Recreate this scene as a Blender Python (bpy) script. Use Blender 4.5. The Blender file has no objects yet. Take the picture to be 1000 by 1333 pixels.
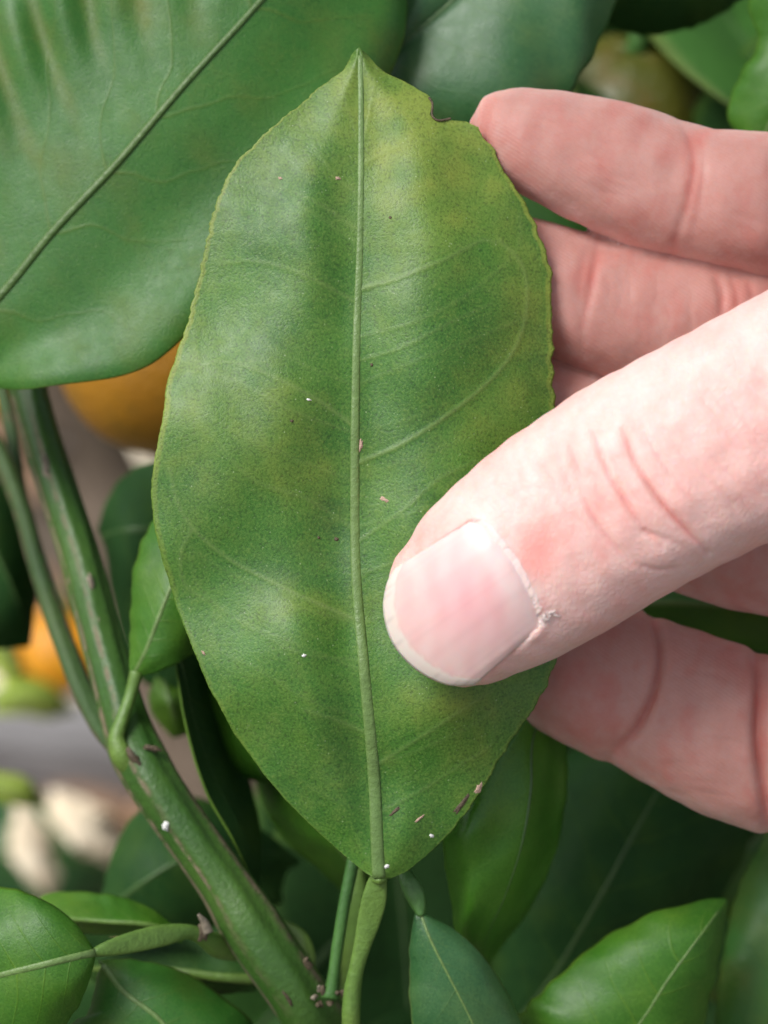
import bpy, bmesh, math, random
import numpy as np
from mathutils import Vector, Matrix
from mathutils.bvhtree import BVHTree

random.seed(7); RNG = np.random.default_rng(11)
S = bpy.context.scene
C = S.collection

# ------------------------------------------------------------------ camera
PITCH = math.radians(40)
D = 0.30                                   # lens to held leaf, metres
CEN = np.array([0.0, 0.0, 0.92])           # middle of the held leaf above the ground
RIGHT = np.array([1.0, 0, 0])
UP = np.array([0, math.sin(PITCH), math.cos(PITCH)])
TOW = np.array([0, -math.cos(PITCH), math.sin(PITCH)])
CAMP = CEN + TOW * D
cd = bpy.data.cameras.new('camera'); cam = bpy.data.objects.new('camera', cd); C.objects.link(cam)
cam.location = CAMP
cam.rotation_euler = (math.radians(90) - PITCH, 0, 0)
cd.sensor_fit = 'VERTICAL'; cd.sensor_height = 24
cd.lens = 24 * D / 0.1333
cd.clip_start = 0.01; cd.clip_end = 500
cd.dof.use_dof = True; cd.dof.focus_distance = D - 0.004; cd.dof.aperture_fstop = cd.lens / 6.2
S.camera = cam

# ------------------------------------------------------------------ sky, sun, exposure
SUNV = Vector((-0.52, -0.15, 0.85)).normalized()
w = bpy.data.worlds.new('World'); S.world = w; w.use_nodes = True
wn = w.node_tree.nodes; wl = w.node_tree.links; wn.clear()
sky = wn.new('ShaderNodeTexSky'); sky.sky_type = 'NISHITA'; sky.sun_disc = False
sky.sun_elevation = math.asin(SUNV.z); sky.sun_rotation = math.atan2(SUNV.x, SUNV.y)
sky.dust_density = 4.0
hs = wn.new('ShaderNodeHueSaturation'); hs.inputs['Saturation'].default_value = 0.45
bg = wn.new('ShaderNodeBackground'); bg.inputs['Strength'].default_value = 0.092
wo = wn.new('ShaderNodeOutputWorld')
wl.new(sky.outputs[0], hs.inputs['Color']); wl.new(hs.outputs[0], bg.inputs[0]); wl.new(bg.outputs[0], wo.inputs[0])
ld = bpy.data.lights.new('sun', 'SUN'); ld.energy = 1.5; ld.angle = math.radians(24); ld.color = (1, .98, .955)
sun = bpy.data.objects.new('sun', ld); C.objects.link(sun)
sun.rotation_euler = SUNV.to_track_quat('Z', 'Y').to_euler()
S.view_settings.view_transform = 'Standard'; S.view_settings.look = 'None'
S.view_settings.exposure = 0.77; S.view_settings.gamma = 1.0

# ------------------------------------------------------------------ helpers
def P(x, y, d=0.0):
    """photo pixel + millimetres in front of the held leaf -> world point(s)"""
    x = np.asarray(x, float); y = np.asarray(y, float); d = np.asarray(d, float) * 1e-3
    k = (D - d) / D * 1e-4
    return CEN + np.multiply.outer((x - 500) * k, RIGHT) + np.multiply.outer((666.5 - y) * k, UP) + np.multiply.outer(d, TOW)

def unP(v):
    r = v - CEN; d = r @ TOW; k = (D - d) / D * 1e-4
    return 500 + (r @ RIGHT) / k, 666.5 - (r @ UP) / k, d * 1e3

def spl(pts, n, closed=False):
    """Catmull-Rom through pts (k,m) -> (n,m), chord-length spaced"""
    p = np.asarray(pts, float)
    if len(p) == 2:
        t = np.linspace(0, 1, n)[:, None]; return p[0] * (1 - t) + p[1] * t
    q = np.vstack([2 * p[0] - p[1], p, 2 * p[-1] - p[-2]])
    L = np.r_[0, np.cumsum(np.linalg.norm(np.diff(p[:, :2], axis=0), axis=1) + 1e-6)]
    t = np.linspace(0, L[-1], n); i = np.clip(np.searchsorted(L, t, 'right') - 1, 0, len(p) - 2)
    f = ((t - L[i]) / (L[i + 1] - L[i]))[:, None]
    a, b, c, d = q[i], q[i + 1], q[i + 2], q[i + 3]
    h = (L[i + 1] - L[i])[:, None]
    Lq = np.r_[2 * L[0] - L[1], L, 2 * L[-1] - L[-2]]
    m1 = (c - a) / (Lq[i + 2] - Lq[i])[:, None] * h
    m2 = (d - b) / (Lq[i + 3] - Lq[i + 1])[:, None] * h
    return (2*f**3 - 3*f**2 + 1) * b + (f**3 - 2*f**2 + f) * m1 + (-2*f**3 + 3*f**2) * c + (f**3 - f**2) * m2

def snoise(x, y, seed, scale):
    """cheap smooth 2-D noise, about -1..1"""
    r = np.random.default_rng(seed); o = 0
    for k in range(7):
        a = r.uniform(0, 6.28); f = r.uniform(.5, 1.9) / scale; ph = r.uniform(0, 6.28)
        o = o + np.sin((x * np.cos(a) + y * np.sin(a)) * f * 6.28 + ph)
    return o / 3.2

def obj(name, verts, faces, mat, parent=None, attrs=None, uv=None, smooth=True, label=None):
    v = np.asarray(verts, float); c = v.mean(0) if len(v) else np.zeros(3)
    me = bpy.data.meshes.new(name); me.from_pydata((v - c).tolist(), [], [tuple(int(i) for i in f) for f in faces])
    if smooth: me.polygons.foreach_set('use_smooth', [True] * len(me.polygons))
    for k, a in (attrs or {}).items():
        a = np.asarray(a, float)
        if a.ndim == 1:
            at = me.attributes.new(k, 'FLOAT', 'POINT'); at.data.foreach_set('value', a)
        else:
            at = me.attributes.new(k, 'FLOAT_VECTOR', 'POINT'); at.data.foreach_set('vector', a.ravel())
    me.materials.append(mat); me.update()
    o = bpy.data.objects.new(name, me); C.objects.link(o); o.location = c
    if parent is not None: par(o, parent)
    if label: o['label'] = label
    return o

def wpos(o):
    p = Vector(o.location)
    if o.parent is not None: p = wpos0[o.name]
    return p
wpos0 = {}
def par(o, parent):
    """parts keep their place: all parents here are only translated"""
    wpos0[o.name] = Vector(o.location)
    base = wpos0.get(parent.name, Vector(parent.location))
    o.parent = parent; o.location = Vector(o.location) - base

def empty(name, loc, label, cat):
    o = bpy.data.objects.new(name, None); C.objects.link(o); o.location = loc; o.empty_display_size = .02
    o['label'] = label; o['category'] = cat; return o

def grid_faces(nu, nv, wrap=False):
    f = []; m = nv if wrap else nv - 1
    for i in range(nu - 1):
        for j in range(m):
            k = (j + 1) % nv
            f.append((i*nv + j, i*nv + k, (i+1)*nv + k, (i+1)*nv + j))
    return f

def tube_geo(pts, n=60, m=20, px=True, sq=2.0, caps=True, ridge=None):
    """pts: (x, y, d_mm, half-width px, half-depth mm); rings lie across the path in the photo plane and in depth"""
    p = np.array([tuple(q) + ((q[3] * .1,) if len(q) < 5 else ()) for q in pts], float)
    s = spl(p, n)
    tan = np.gradient(s[:, :2], axis=0); tan /= np.linalg.norm(tan, axis=1)[:, None] + 1e-9
    nor = np.c_[-tan[:, 1], tan[:, 0]]
    th = np.linspace(0, 2*np.pi, m, endpoint=False)
    ct = np.sign(np.cos(th)) * np.abs(np.cos(th)) ** (2/sq); st = np.sign(np.sin(th)) * np.abs(np.sin(th)) ** (2/sq)
    rr = np.ones((n, m)) if ridge is None else 1 + ridge(np.linspace(0, 1, n)[:, None], th[None, :])
    X = s[:, 0:1] + nor[:, 0:1] * s[:, 3:4] * ct * rr; Y = s[:, 1:2] + nor[:, 1:2] * s[:, 3:4] * ct * rr
    Z = s[:, 2:3] + s[:, 4:5] * st * rr
    V = P(X.ravel(), Y.ravel(), Z.ravel()); F = grid_faces(n, m, True)
    U = np.repeat(np.linspace(0, 1, n), m); T = np.tile(th, n)
    if caps:
        V = np.vstack([V, P(s[0, 0], s[0, 1], s[0, 2])[None], P(s[-1, 0], s[-1, 1], s[-1, 2])[None]])
        a, b = n*m, n*m + 1
        F += [(a, (j+1) % m, j) for j in range(m)] + [(b, (n-1)*m + j, (n-1)*m + (j+1) % m) for j in range(m)]
        U = np.r_[U, 0, 1]; T = np.r_[T, 0, 0]
    return V, F, U, T

def tube(name, pts, mat, parent=None, n=60, m=20, label=None, **k):
    V, F, U, T = tube_geo(pts, n, m, **k)
    return obj(name, V, F, mat, parent, {'along': U, 'ang': T}, label=label)

# ------------------------------------------------------------------ materials
class NT:
    def __init__(s, name):
        s.m = bpy.data.materials.new(name); s.m.use_nodes = True; s.t = s.m.node_tree; s.n = s.t.nodes; s.n.clear()
        s.out = s.new('ShaderNodeOutputMaterial'); s.tc = s.new('ShaderNodeTexCoord')
    def new(s, t, **k):
        n = s.n.new(t)
        for a, b in k.items(): setattr(n, a, b)
        return n
    def put(s, sock, v):
        if isinstance(v, bpy.types.NodeSocket): s.t.links.new(v, sock)
        elif isinstance(v, (tuple, list)) and sock.type == 'RGBA' and len(v) == 3: sock.default_value = (*v, 1)
        else: sock.default_value = v
    def noise(s, scale, detail=3, rough=.55, vec=None, dist=0):
        n = s.new('ShaderNodeTexNoise'); s.put(n.inputs['Vector'], vec or s.tc.outputs['Object'])
        for a, b in (('Scale', scale), ('Detail', detail), ('Roughness', rough), ('Distortion', dist)): n.inputs[a].default_value = b
        return n.outputs['Fac']
    def vor(s, scale, feature='F1', vec=None):
        n = s.new('ShaderNodeTexVoronoi', feature=feature); s.put(n.inputs['Vector'], vec or s.tc.outputs['Object'])
        n.inputs['Scale'].default_value = scale; return n.outputs['Distance']
    def ramp(s, fac, lo, hi, a=0.0, b=1.0):
        n = s.new('ShaderNodeMapRange', clamp=True); s.put(n.inputs[0], fac)
        for i, x in enumerate((lo, hi, a, b)): n.inputs[i+1].default_value = x
        return n.outputs[0]
    def math(s, op, a, b=0.0):
        n = s.new('ShaderNodeMath', operation=op); s.put(n.inputs[0], a); s.put(n.inputs[1], b); return n.outputs[0]
    def mix(s, f, a, b, mode='MIX'):
        n = s.new('ShaderNodeMix', data_type='RGBA', blend_type=mode); s.put(n.inputs[0], f); s.put(n.inputs[6], a); s.put(n.inputs[7], b)
        return n.outputs[2]
    def attr(s, name, out='Fac'):
        n = s.new('ShaderNodeAttribute', attribute_name=name); return n.outputs[out]
    def bump(s, h, strength, dist, nrm=None):
        n = s.new('ShaderNodeBump'); s.put(n.inputs['Height'], h); n.inputs['Strength'].default_value = strength
        n.inputs['Distance'].default_value = dist
        if nrm: s.put(n.inputs['Normal'], nrm)
        return n.outputs[0]
    def bsdf(s, **k):
        b = s.new('ShaderNodeBsdfPrincipled')
        for a, v in k.items(): s.put(b.inputs[a.replace('_', ' ')], v)
        return b
    def end(s, sh): s.t.links.new(sh, s.out.inputs[0]); return s.m

def leaf_mat(name, dark, light, yellow, rough=.42, spec=.5, trans=.12, yel=1.0, speck=.5, sec=1.0, grain=1.0):
    t = NT(name)
    big = t.noise(70, 4, .6); mid = t.noise(420, 3, .6); fine = t.noise(3000, 3, .65)
    c = t.mix(t.ramp(big, .3, .7), dark, light)
    y = t.math('MULTIPLY', t.attr('yel'), yel)
    y = t.math('MULTIPLY', y, t.ramp(mid, .25, .75, .6, 1.2))
    c = t.mix(t.math('MINIMUM', y, .95), c, yellow)
    c = t.mix(t.math('MULTIPLY', t.attr('deep'), t.ramp(mid, .3, .7, .7, 1.0)), c, (.016, .080, .014))
    # grain of the epidermis: pale and dark specks
    c = t.mix(t.ramp(fine, .50, .30, 0, .5 * grain), c, t.mix(.55, c, (0, 0, 0)))
    c = t.mix(t.ramp(fine, .52, .72, 0, .42 * grain), c, t.mix(.5, c, t.mix(.5, yellow, (.21, .32, .09))))
    c = t.mix(t.ramp(mid, .5, .75, 0, .25), c, t.mix(.3, c, yellow))
    # faint side veins running off the midrib
    la = t.math('ABSOLUTE', t.attr('lv')); ph = t.math('SUBTRACT', t.attr('lu'), t.math('MULTIPLY', la, .20))
    ph = t.math('ADD', t.math('MULTIPLY', ph, 9.0), t.math('MULTIPLY', t.noise(45, 2), 1.6))
    vl = t.ramp(t.math('ABSOLUTE', t.math('SUBTRACT', t.math('FRACT', ph), .5)), 0, .045, 1, 0)
    vl = t.math('MULTIPLY', vl, t.ramp(la, .04, .85, 1, 0)); vl = t.math('MULTIPLY', vl, sec)
    c = t.mix(t.math('MULTIPLY', vl, .34), c, yellow)
    va = t.attr('vein'); c = t.mix(t.math('MULTIPLY', va, .5), c, t.mix(.35, c, yellow)); c = t.mix(t.math('MULTIPLY', va, .22), c, (.20, .30, .12))
    g = t.ramp(t.vor(1300), .05, .16, 1, 0)
    gm = t.math('MULTIPLY', g, t.ramp(t.noise(500, 2), .5, .66, 0, .5 * speck))
    c = t.mix(gm, c, (.38, .48, .26))
    net = t.ramp(t.vor(420, 'DISTANCE_TO_EDGE', t.tc.outputs['Object']), 0, .10, 1, 0)
    net = t.math('MULTIPLY', net, t.ramp(t.noise(110, 2), .48, .62, 0, 1))
    c = t.mix(t.math('MULTIPLY', net, .07), c, yellow)
    h = t.math('ADD', t.math('MULTIPLY', fine, .55), t.math('ADD', t.math('MULTIPLY', vl, .5), t.math('MULTIPLY', mid, .55)))
    nb = t.bump(h, .5, .00026)
    b = t.bsdf(Base_Color=c, Roughness=t.ramp(mid, .3, .7, rough - .06, rough + .1), Specular_IOR_Level=spec, Normal=nb)
    tr = t.new('ShaderNodeBsdfTranslucent'); t.put(tr.inputs['Color'], t.mix(.5, c, (.25, .5, .03))); t.put(tr.inputs['Normal'], nb)
    m = t.new('ShaderNodeMixShader'); m.inputs[0].default_value = trans
    t.t.links.new(b.outputs[0], m.inputs[1]); t.t.links.new(tr.outputs[0], m.inputs[2])
    return t.end(m.outputs[0])

def stem_mat(name, green, tip, cork=0.6, scar=(.30, .24, .17), rough=.45):
    t = NT(name)
    big = t.noise(60, 3); fine = t.noise(1200, 3, .65)
    c = t.mix(t.ramp(big, .3, .7), green, tip)
    c = t.mix(t.ramp(fine, .35, .7, 0, .45), c, t.mix(.5, c, (0, 0, 0)))
    k = t.math('MULTIPLY', t.attr('cork'), t.ramp(t.noise(380, 3, .7), .36, .55, 0, 1))
    pat = t.ramp(t.noise(110, 3, .6), .66, .70, 0, cork)
    k = t.math('MINIMUM', t.math('ADD', k, pat), .9)
    c = t.mix(k, c, t.mix(fine, scar, (.07, .05, .03)))
    nb = t.bump(t.math('ADD', fine, t.math('MULTIPLY', k, .6)), .5, .00035)
    b = t.bsdf(Base_Color=c, Roughness=t.ramp(k, 0, 1, rough, .8), Normal=nb)
    return t.end(b.outputs[0])

M = {}
M['held'] = leaf_mat('held_leaf', (.034, .134, .011), (.068, .200, .021), (.210, .275, .034), rough=.46, spec=.52, trans=.06, speck=1.3, sec=0, grain=1.8)
M['deep'] = leaf_mat('deep_green_leaf', (.026, .122, .013), (.045, .172, .022), (.140, .150, .014), rough=.44, spec=.42, speck=.6, sec=.6)
M['fresh'] = leaf_mat('fresh_green_leaf', (.028, .118, .008), (.054, .178, .012), (.150, .260, .018), rough=.43, spec=.42, speck=.3)
M['bright'] = leaf_mat('bright_green_leaf', (.040, .165, .010), (.070, .225, .016), (.160, .300, .030), rough=.34, speck=.2, sec=.4)
M['lime'] = leaf_mat('sunlit_lime_leaf', (.34, .48, .05), (.45, .56, .09), (.55, .60, .14), rough=.4, speck=.2)  # sunlight on the far leaves is put into this pale green
M['shade'] = leaf_mat('shaded_leaf', (.011, .050, .011), (.022, .086, .018), (.090, .170, .020), rough=.6, spec=.18, speck=.2, trans=.1)  # darker leaf copy with the shade put into its colour
M['blue'] = leaf_mat('bluish_leaf', (.026, .105, .030), (.048, .150, .050), (.140, .210, .045), rough=.38, speck=.6, sec=.5)
M['rib'] = stem_mat('leaf_rib', (.120, .215, .055), (.150, .245, .070), cork=0)
M['ribdark'] = stem_mat('dark_leaf_rib', (.040, .105, .022), (.062, .135, .030), cork=0)
M['bigrib'] = stem_mat('broad_leaf_rib', (.060, .130, .024), (.085, .160, .034), cork=0)
M['vein'] = stem_mat('leaf_vein', (.080, .185, .050), (.100, .210, .060), cork=0)
M['stem'] = stem_mat('green_twig', (.024, .088, .012), (.060, .140, .020), cork=.6, scar=(.30, .23, .15), rough=.42)
M['twig'] = stem_mat('old_twig', (.022, .070, .012), (.050, .100, .018), cork=.8, scar=(.22, .16, .10), rough=.6)
M['petiole'] = stem_mat('petiole', (.085, .185, .030), (.150, .250, .045), cork=.0)
M['petdark'] = stem_mat('green_petiole', (.040, .130, .026), (.070, .180, .035), cork=.1)
M['bark'] = stem_mat('bark', (.13, .095, .065), (.22, .165, .12), cork=.8, scar=(.55, .46, .40), rough=.85)  # pale scar patches also paint the highlights on the blurred limb

def plain(name, c1, c2, scale=600, rough=.7, bump=.5, bd=.0003):
    t = NT(name); n = t.noise(scale, 4, .65)
    b = t.bsdf(Base_Color=t.mix(t.ramp(n, .3, .7), c1, c2), Roughness=rough, Normal=t.bump(n, bump, bd)); return t.end(b.outputs[0])
M['scar'] = plain('dry_scar', (.04, .030, .016), (.13, .095, .055), 2500)
M['cork'] = plain('corky_scar', (.16, .14, .10), (.34, .28, .21), 1500)
M['scarpale'] = plain('pale_scar', (.35, .22, .16), (.50, .36, .28), 2500)
M['flake'] = plain('dry_skin', (.72, .58, .54), (.80, .68, .64), 2000)
M['white'] = plain('white_wax', (.70, .70, .66), (.85, .85, .82), 2000)

def orange_mat(name, c1, c2, c3):
    t = NT(name); big = t.noise(35, 3); v = t.vor(900)
    c = t.mix(t.ramp(big, .35, .68), c1, c2); c = t.mix(t.ramp(t.noise(140, 4, .7), .52, .72, 0, .75), c, c3)
    b = t.bsdf(Base_Color=c, Roughness=.42, Normal=t.bump(t.math('ADD', t.ramp(v, 0, .4), t.noise(600, 2)), .5, .0005)); return t.end(b.outputs[0])
M['orange'] = orange_mat('orange_peel', (.36, .16, .010), (.44, .21, .014), (.20, .12, .016))
M['orangebright'] = orange_mat('bright_orange_peel', (.80, .30, .008), (.85, .38, .015), (.70, .36, .02))
M['unripe'] = orange_mat('unripe_peel', (.070, .085, .010), (.10, .095, .012), (.12, .075, .008))

def ground_mat():
    t = NT('ground_soil'); g = t.noise(9, 6, .7); f = t.noise(120, 5, .75); v = t.vor(55)
    c = t.mix(t.ramp(g, .3, .7), (.085, .062, .042), (.19, .15, .11))
    c = t.mix(t.ramp(f, .5, .7, 0, .8), c, (.30, .23, .16)); c = t.mix(t.ramp(v, .0, .3, .5, 0), c, (.06, .045, .03))
    b = t.bsdf(Base_Color=c, Roughness=.95, Normal=t.bump(t.math('ADD', f, g), .8, .01)); return t.end(b.outputs[0])
M['ground'] = ground_mat()
M['sunpatch'] = plain('sun_patch_cream', (.80, .66, .46), (.90, .80, .62), 90)  # light cream carries the brightness of sunlit spots
M['drybrown'] = plain('dry_brown_leaf', (.20, .11, .06), (.36, .22, .13), 90)
M['timber'] = plain('weathered_timber', (.15, .14, .135), (.30, .29, .29), 25, rough=.9)

def skin_mat():
    t = NT('skin'); col = t.attr('skin', 'Vector'); palm = t.attr('palm')
    n1 = t.noise(160, 4, .6); n2 = t.noise(700, 3, .6); cell = t.vor(1150, 'DISTANCE_TO_EDGE'); fine = t.noise(3500, 2, .6)
    c = t.mix(t.ramp(n1, .35, .7, 0, .45), col, t.mix(1.0, col, (1.0, .80, .78), 'MULTIPLY'))
    c = t.mix(t.ramp(n2, .40, .70, 0, .40), c, t.mix(1.0, c, (.96, .82, .78), 'MULTIPLY'))
    c = t.mix(t.ramp(cell, 0, .12, .10, 0), c, t.mix(1.0, c, (.85, .70, .66), 'MULTIPLY'))
    # finger-print ridges on the palm side
    wv = t.new('ShaderNodeTexWave', wave_type='BANDS', bands_direction='DIAGONAL'); t.put(wv.inputs['Vector'], t.tc.outputs['Object'])
    for a, b in (('Scale', 760), ('Distortion', 6), ('Detail', 1), ('Detail Scale', .10)): wv.inputs[a].default_value = b
    ridge = t.math('MULTIPLY', wv.outputs['Fac'], t.math('MULTIPLY', palm, .17))
    h = t.math('ADD', t.math('ADD', t.math('MULTIPLY', t.math('MULTIPLY', t.ramp(cell, 0, .25), .45), t.math('SUBTRACT', 1.0, t.math('MULTIPLY', palm, .8))), t.math('MULTIPLY', n2, .25)), t.math('ADD', ridge, t.math('MULTIPLY', fine, .20)))
    nb = t.bump(h, .42, .00017)
    b = t.bsdf(Base_Color=c, Roughness=t.ramp(n2, .3, .7, .46, .60), Specular_IOR_Level=.38, Normal=nb,
               Subsurface_Weight=.55, Subsurface_Scale=.0016)
    b.inputs['Subsurface Radius'].default_value = (1.0, .35, .2)
    return t.end(b.outputs[0])
M['skin'] = skin_mat()

def nail_mat():
    t = NT('nail_plate'); col = t.attr('skin', 'Vector')
    n = t.noise(300, 3); v = t.attr('groove'); f = t.noise(1800, 2)
    c = t.mix(t.ramp(n, .4, .7, 0, .2), col, t.mix(1.0, col, (.97, .86, .86), 'MULTIPLY'))
    h = t.math('ADD', t.math('MULTIPLY', v, .12), t.math('MULTIPLY', f, .2))
    b = t.bsdf(Base_Color=c, Roughness=.42, Specular_IOR_Level=.45, Normal=t.bump(h, .35, .00015), Subsurface_Weight=.35, Subsurface_Scale=.0008)
    return t.end(b.outputs[0])
M['nail'] = nail_mat()

# ------------------------------------------------------------------ ground
gv, gf = [], []
xs = np.r_[-150, -40, -12, -5, np.linspace(-2.4, 2.4, 49), 5, 12, 40, 150]; ys = xs + .6
for i, y in enumerate(ys):
    for x in xs:
        gv.append((x, y, (.012 * snoise(x, y, 3, .5) + .006 * snoise(x, y, 5, .17)) if abs(x) < 2.5 and abs(y - .6) < 2.5 else 0))
n_ = len(xs)
ground = obj('ground', gv, [(i*n_ + j, i*n_ + j+1, (i+1)*n_ + j+1, (i+1)*n_ + j) for i in range(n_-1) for j in range(n_-1)], M['ground'])
ground['kind'] = 'structure'; ground['label'] = 'brown soil under the tree, out of focus'

# ------------------------------------------------------------------ leaf builder
TREE_BASE = Vector((.30, .52, 0))
tree = empty('orange_tree', TREE_BASE, 'green orange tree filling the picture behind and around the hand', 'tree')

BV = {}
def leaf(rows, mat, ribmat=None, nu=64, nv=14, bulge=1.2, wav=.5, rib=4.0, label=None, seed=0, yedge=.55, yall=.0, ymid=0., ribd=.35, th=.32, name='leaf', wob=1.2, fold=0., keep=None, corr=0.):
    """rows from base to tip: (left, midrib, right), each (px, py, depth mm)"""
    R = np.array(rows, float).reshape(len(rows), 9)
    key = np.c_[R[:, 3:5], R]; s = spl(key, nu)[:, 2:]
    L, Mi, Rr = s[:, 0:3], s[:, 3:6], s[:, 6:9]
    rg = np.random.default_rng(seed)
    t = np.linspace(0, 1, nu)
    V = []; yl = []; vv = []
    for side, E in ((-1, L), (1, Rr)):
        e = E.copy(); wn_ = np.hypot(*(E - Mi)[:, :2].T)
        e[:, :2] += (snoise(t, t * 0 + side, seed + 5, .11) * wob * np.clip(wn_ / 30, 0, 1))[:, None]
        js = np.linspace(1, 1/nv, nv) if side < 0 else np.linspace(0, 1, nv + 1)
        js = js if side < 0 else js
        blk = []
        for q in js:
            qq = 1 - (1 - q) ** 1.25
            p = Mi * (1 - qq) + e * qq
            wd = np.clip(wn_ / 90, .05, 1.4)
            p[:, 2] += bulge * 4 * q * (1 - q) * wd + wav * snoise(t * 1.0, t * 0 + q * .35 * side, seed + 9, .45) * q * wd * 2
            p[:, 2] += fold * q
            if side < 0 and corr: p[:, 2] += corr * (.75 + .5 * snoise(p[:, 0], p[:, 1], 96, 330)) * np.sin((p[:, 0] - .24 * p[:, 1] + 12 * snoise(p[:, 0], p[:, 1], 95, 520)) / 11.5) * np.clip((q - .03) / .35, 0, 1)
            blk.append(p); yl.append((side * q, q)); 
        V += blk
    V = np.array(V).transpose(1, 0, 2); m = V.shape[1]
    q = np.abs(np.array([a for a, b in yl]))[None, :] + t[:, None] * 0
    yel = yedge * np.clip((q - .955) / .03, 0, 1) + yall + ymid * np.clip(1 - q / .12, 0, 1) + .16 * snoise(V[..., 0], V[..., 1], seed + 2, 120)
    if corr: yel = yel + .45 * np.clip(-np.sin((V[..., 0] - .24 * V[..., 1] + 12 * snoise(V[..., 0], V[..., 1], 95, 520)) / 11.5) - .2, 0, 1) * np.clip(q * 2.5, 0, 1) * (np.array([a for a, b in yl])[None, :] < -.1)
    X = V.reshape(-1, 3)
    W = P(X[:, 0], X[:, 1], X[:, 2])
    o = obj(name, W, [f[::-1] for f in grid_faces(nu, m)], mat, tree, {'yel': np.clip(yel, 0, 1).ravel(), 'lu': np.repeat(t, m), 'lv': np.tile(np.array([a for a, b in yl]), nu)}, label=label)
    if keep: BV[keep] = BVHTree.FromPolygons([Vector(v) for v in W], grid_faces(nu, m))
    # front towards the camera
    md = o.modifiers.new('thickness', 'SOLIDIFY'); md.thickness = th * 1e-3; md.offset = 0
    if rib > 0:
        k = Mi.copy(); ww = rib * (1 - .62 * t)
        k[:, 2] += .12
        tube('midrib', np.c_[k, ww, np.maximum(ww * .1 * ribd * 1.6, .12)][::2], ribmat or M['rib'], o, n=nu, m=10)
    return o

# ------------------------------------------------------------------ the held leaf
Lx = np.array([(468,62),(459,68),(453,82),(448,93),(420,112),(380,145),(340,180),(312,207),(299,228),(290,245),(284,265),(270,300),(262,345),(253,385),(241,430),(228,465),(218,495),(212,545),(201,595),(196,640),(201,690),(214,740),(230,790),(249,840),(272,895),(302,950),(340,1005),(375,1045),(410,1080),(450,1115),(478,1138),(490,1144)], float)
Rx = np.array([(468,62),(477,70),(490,85),(505,97),(520,103),(558,124),(562,131),(562,151),(570,157),(590,154),(604,153),(620,165),(640,190),(658,225),(684,262),(701,300),(716,350),(719,400),(721,470),(722,525),(734,620),(741,720),(737,810),(722,868),(704,905),(680,945),(650,990),(620,1040),(590,1080),(560,1110),(528,1136),(505,1144)], float)
Rx[:, 1] = np.maximum.accumulate(Rx[:, 1] + np.arange(len(Rx)) * 1e-4)
Mx = np.array([(468,62),(470,150),(469,300),(464,450),(462,600),(464,750),(474,870),(486,1000),(493,1144)], float)
G = [(255,560,75,1.6),(395,700,75,-1.9),(330,880,90,1.4),(610,430,95,.7),(545,560,60,-.9),(565,930,55,1.0),(515,1010,40,-.8),(350,420,80,-.6),(330,300,70,.3),(560,250,70,.35),(240,720,55,1.0),(300,760,40,-.8)]
def held_z(x, y, v):
    a = np.abs(v)
    z = -5.0 * ((y - 640) / 540) ** 2 + 1.5 - np.where(v > 0, 4.0, 1.6) * a ** 3.2 * np.clip((y - 62) / 300, .1, 1) * np.clip((1150 - y) / 260, .1, 1)
    z = z + 2.2 * np.exp(-((a - .45) / .3) ** 2) * np.clip((1150 - y) / 300, 0, 1) * np.clip((y - 60) / 260, 0, 1)
    for gx, gy, sg, am in G: z = z + 1.35 * am * np.exp(-((x - gx) ** 2 + (y - gy) ** 2) / (2 * sg * sg))
    z = z + .30 * np.exp(-((x - np.interp(y, Mx[:, 1], Mx[:, 0])) / 15) ** 2) * np.clip((y - 62) / 500, .25, 1) + .20 * snoise(x, y, 41, 150) + .7 * snoise(x * 0 + np.sign(v), y, 43, 150) * a ** 4
    return z
yy = np.linspace(62, 1144, 430)
lx = np.interp(yy, Lx[:, 1], Lx[:, 0]); rx = np.interp(yy, Rx[:, 1], Rx[:, 0])
mids = spl(Mx[:, [0, 1]], 400); mx = np.interp(yy, mids[:, 1], mids[:, 0])
sm = lambda a: np.convolve(np.pad(a, 2, 'edge'), [.1, .2, .4, .2, .1], 'valid')
lx2 = sm(lx); rx2 = np.where((yy > 108) & (yy < 175), rx, sm(rx))
edge_amp = np.clip((yy - 62) / 60, 0, 1) * np.clip((1144 - yy) / 60, 0, 1)
lx2 += (2.3 * snoise(yy, yy*0, 71, 44) + 1.1 * snoise(yy, yy*0, 75, 12)) * edge_amp * np.clip((620 - yy) / 250, .3, 1.2)
rx2 += (2.0 * snoise(yy, yy*0, 72, 46) + 1.0 * snoise(yy, yy*0, 76, 13)) * edge_amp
NV = 84
hv, vv = [], []
cols = np.r_[-(1 - (1 - np.linspace(1, 1/NV, NV)) ** 1.0), 0, np.linspace(1/NV, 1, NV)]
X = np.where(cols[None, :] < 0, mx[:, None] + (mx - lx2)[:, None] * cols, mx[:, None] + (rx2 - mx)[:, None] * cols)
sag = 7 * (1 - np.abs(cols))[None, :] * np.exp(-((yy[:, None] - 1144) / 25) ** 2)
Y = yy[:, None] + 0 * X + 0 * sag; Vc = cols[None, :] + 0 * X
yu = np.linspace(62, 1144, 1083)
def smooth_edge(e, wd):
    o = e(yu); pad = np.r_[2 * o[0] - o[1:wd+1][::-1], o, 2 * o[-1] - o[-wd-1:-1][::-1]]; kk = np.hanning(2 * wd + 1); kk /= kk.sum()
    return np.interp(yy, yu, np.convolve(pad, kk, 'valid'))
ls_ = smooth_edge(lambda y: np.interp(y, Lx[:, 1], Lx[:, 0]), 40)
rs_ = smooth_edge(lambda y: np.where((y > 100) & (y < 170), np.interp(y, [100, 124, 153.5, 170], [513, 556, 612, 626]), np.interp(y, Rx[:, 1], Rx[:, 0])), 40)
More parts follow.
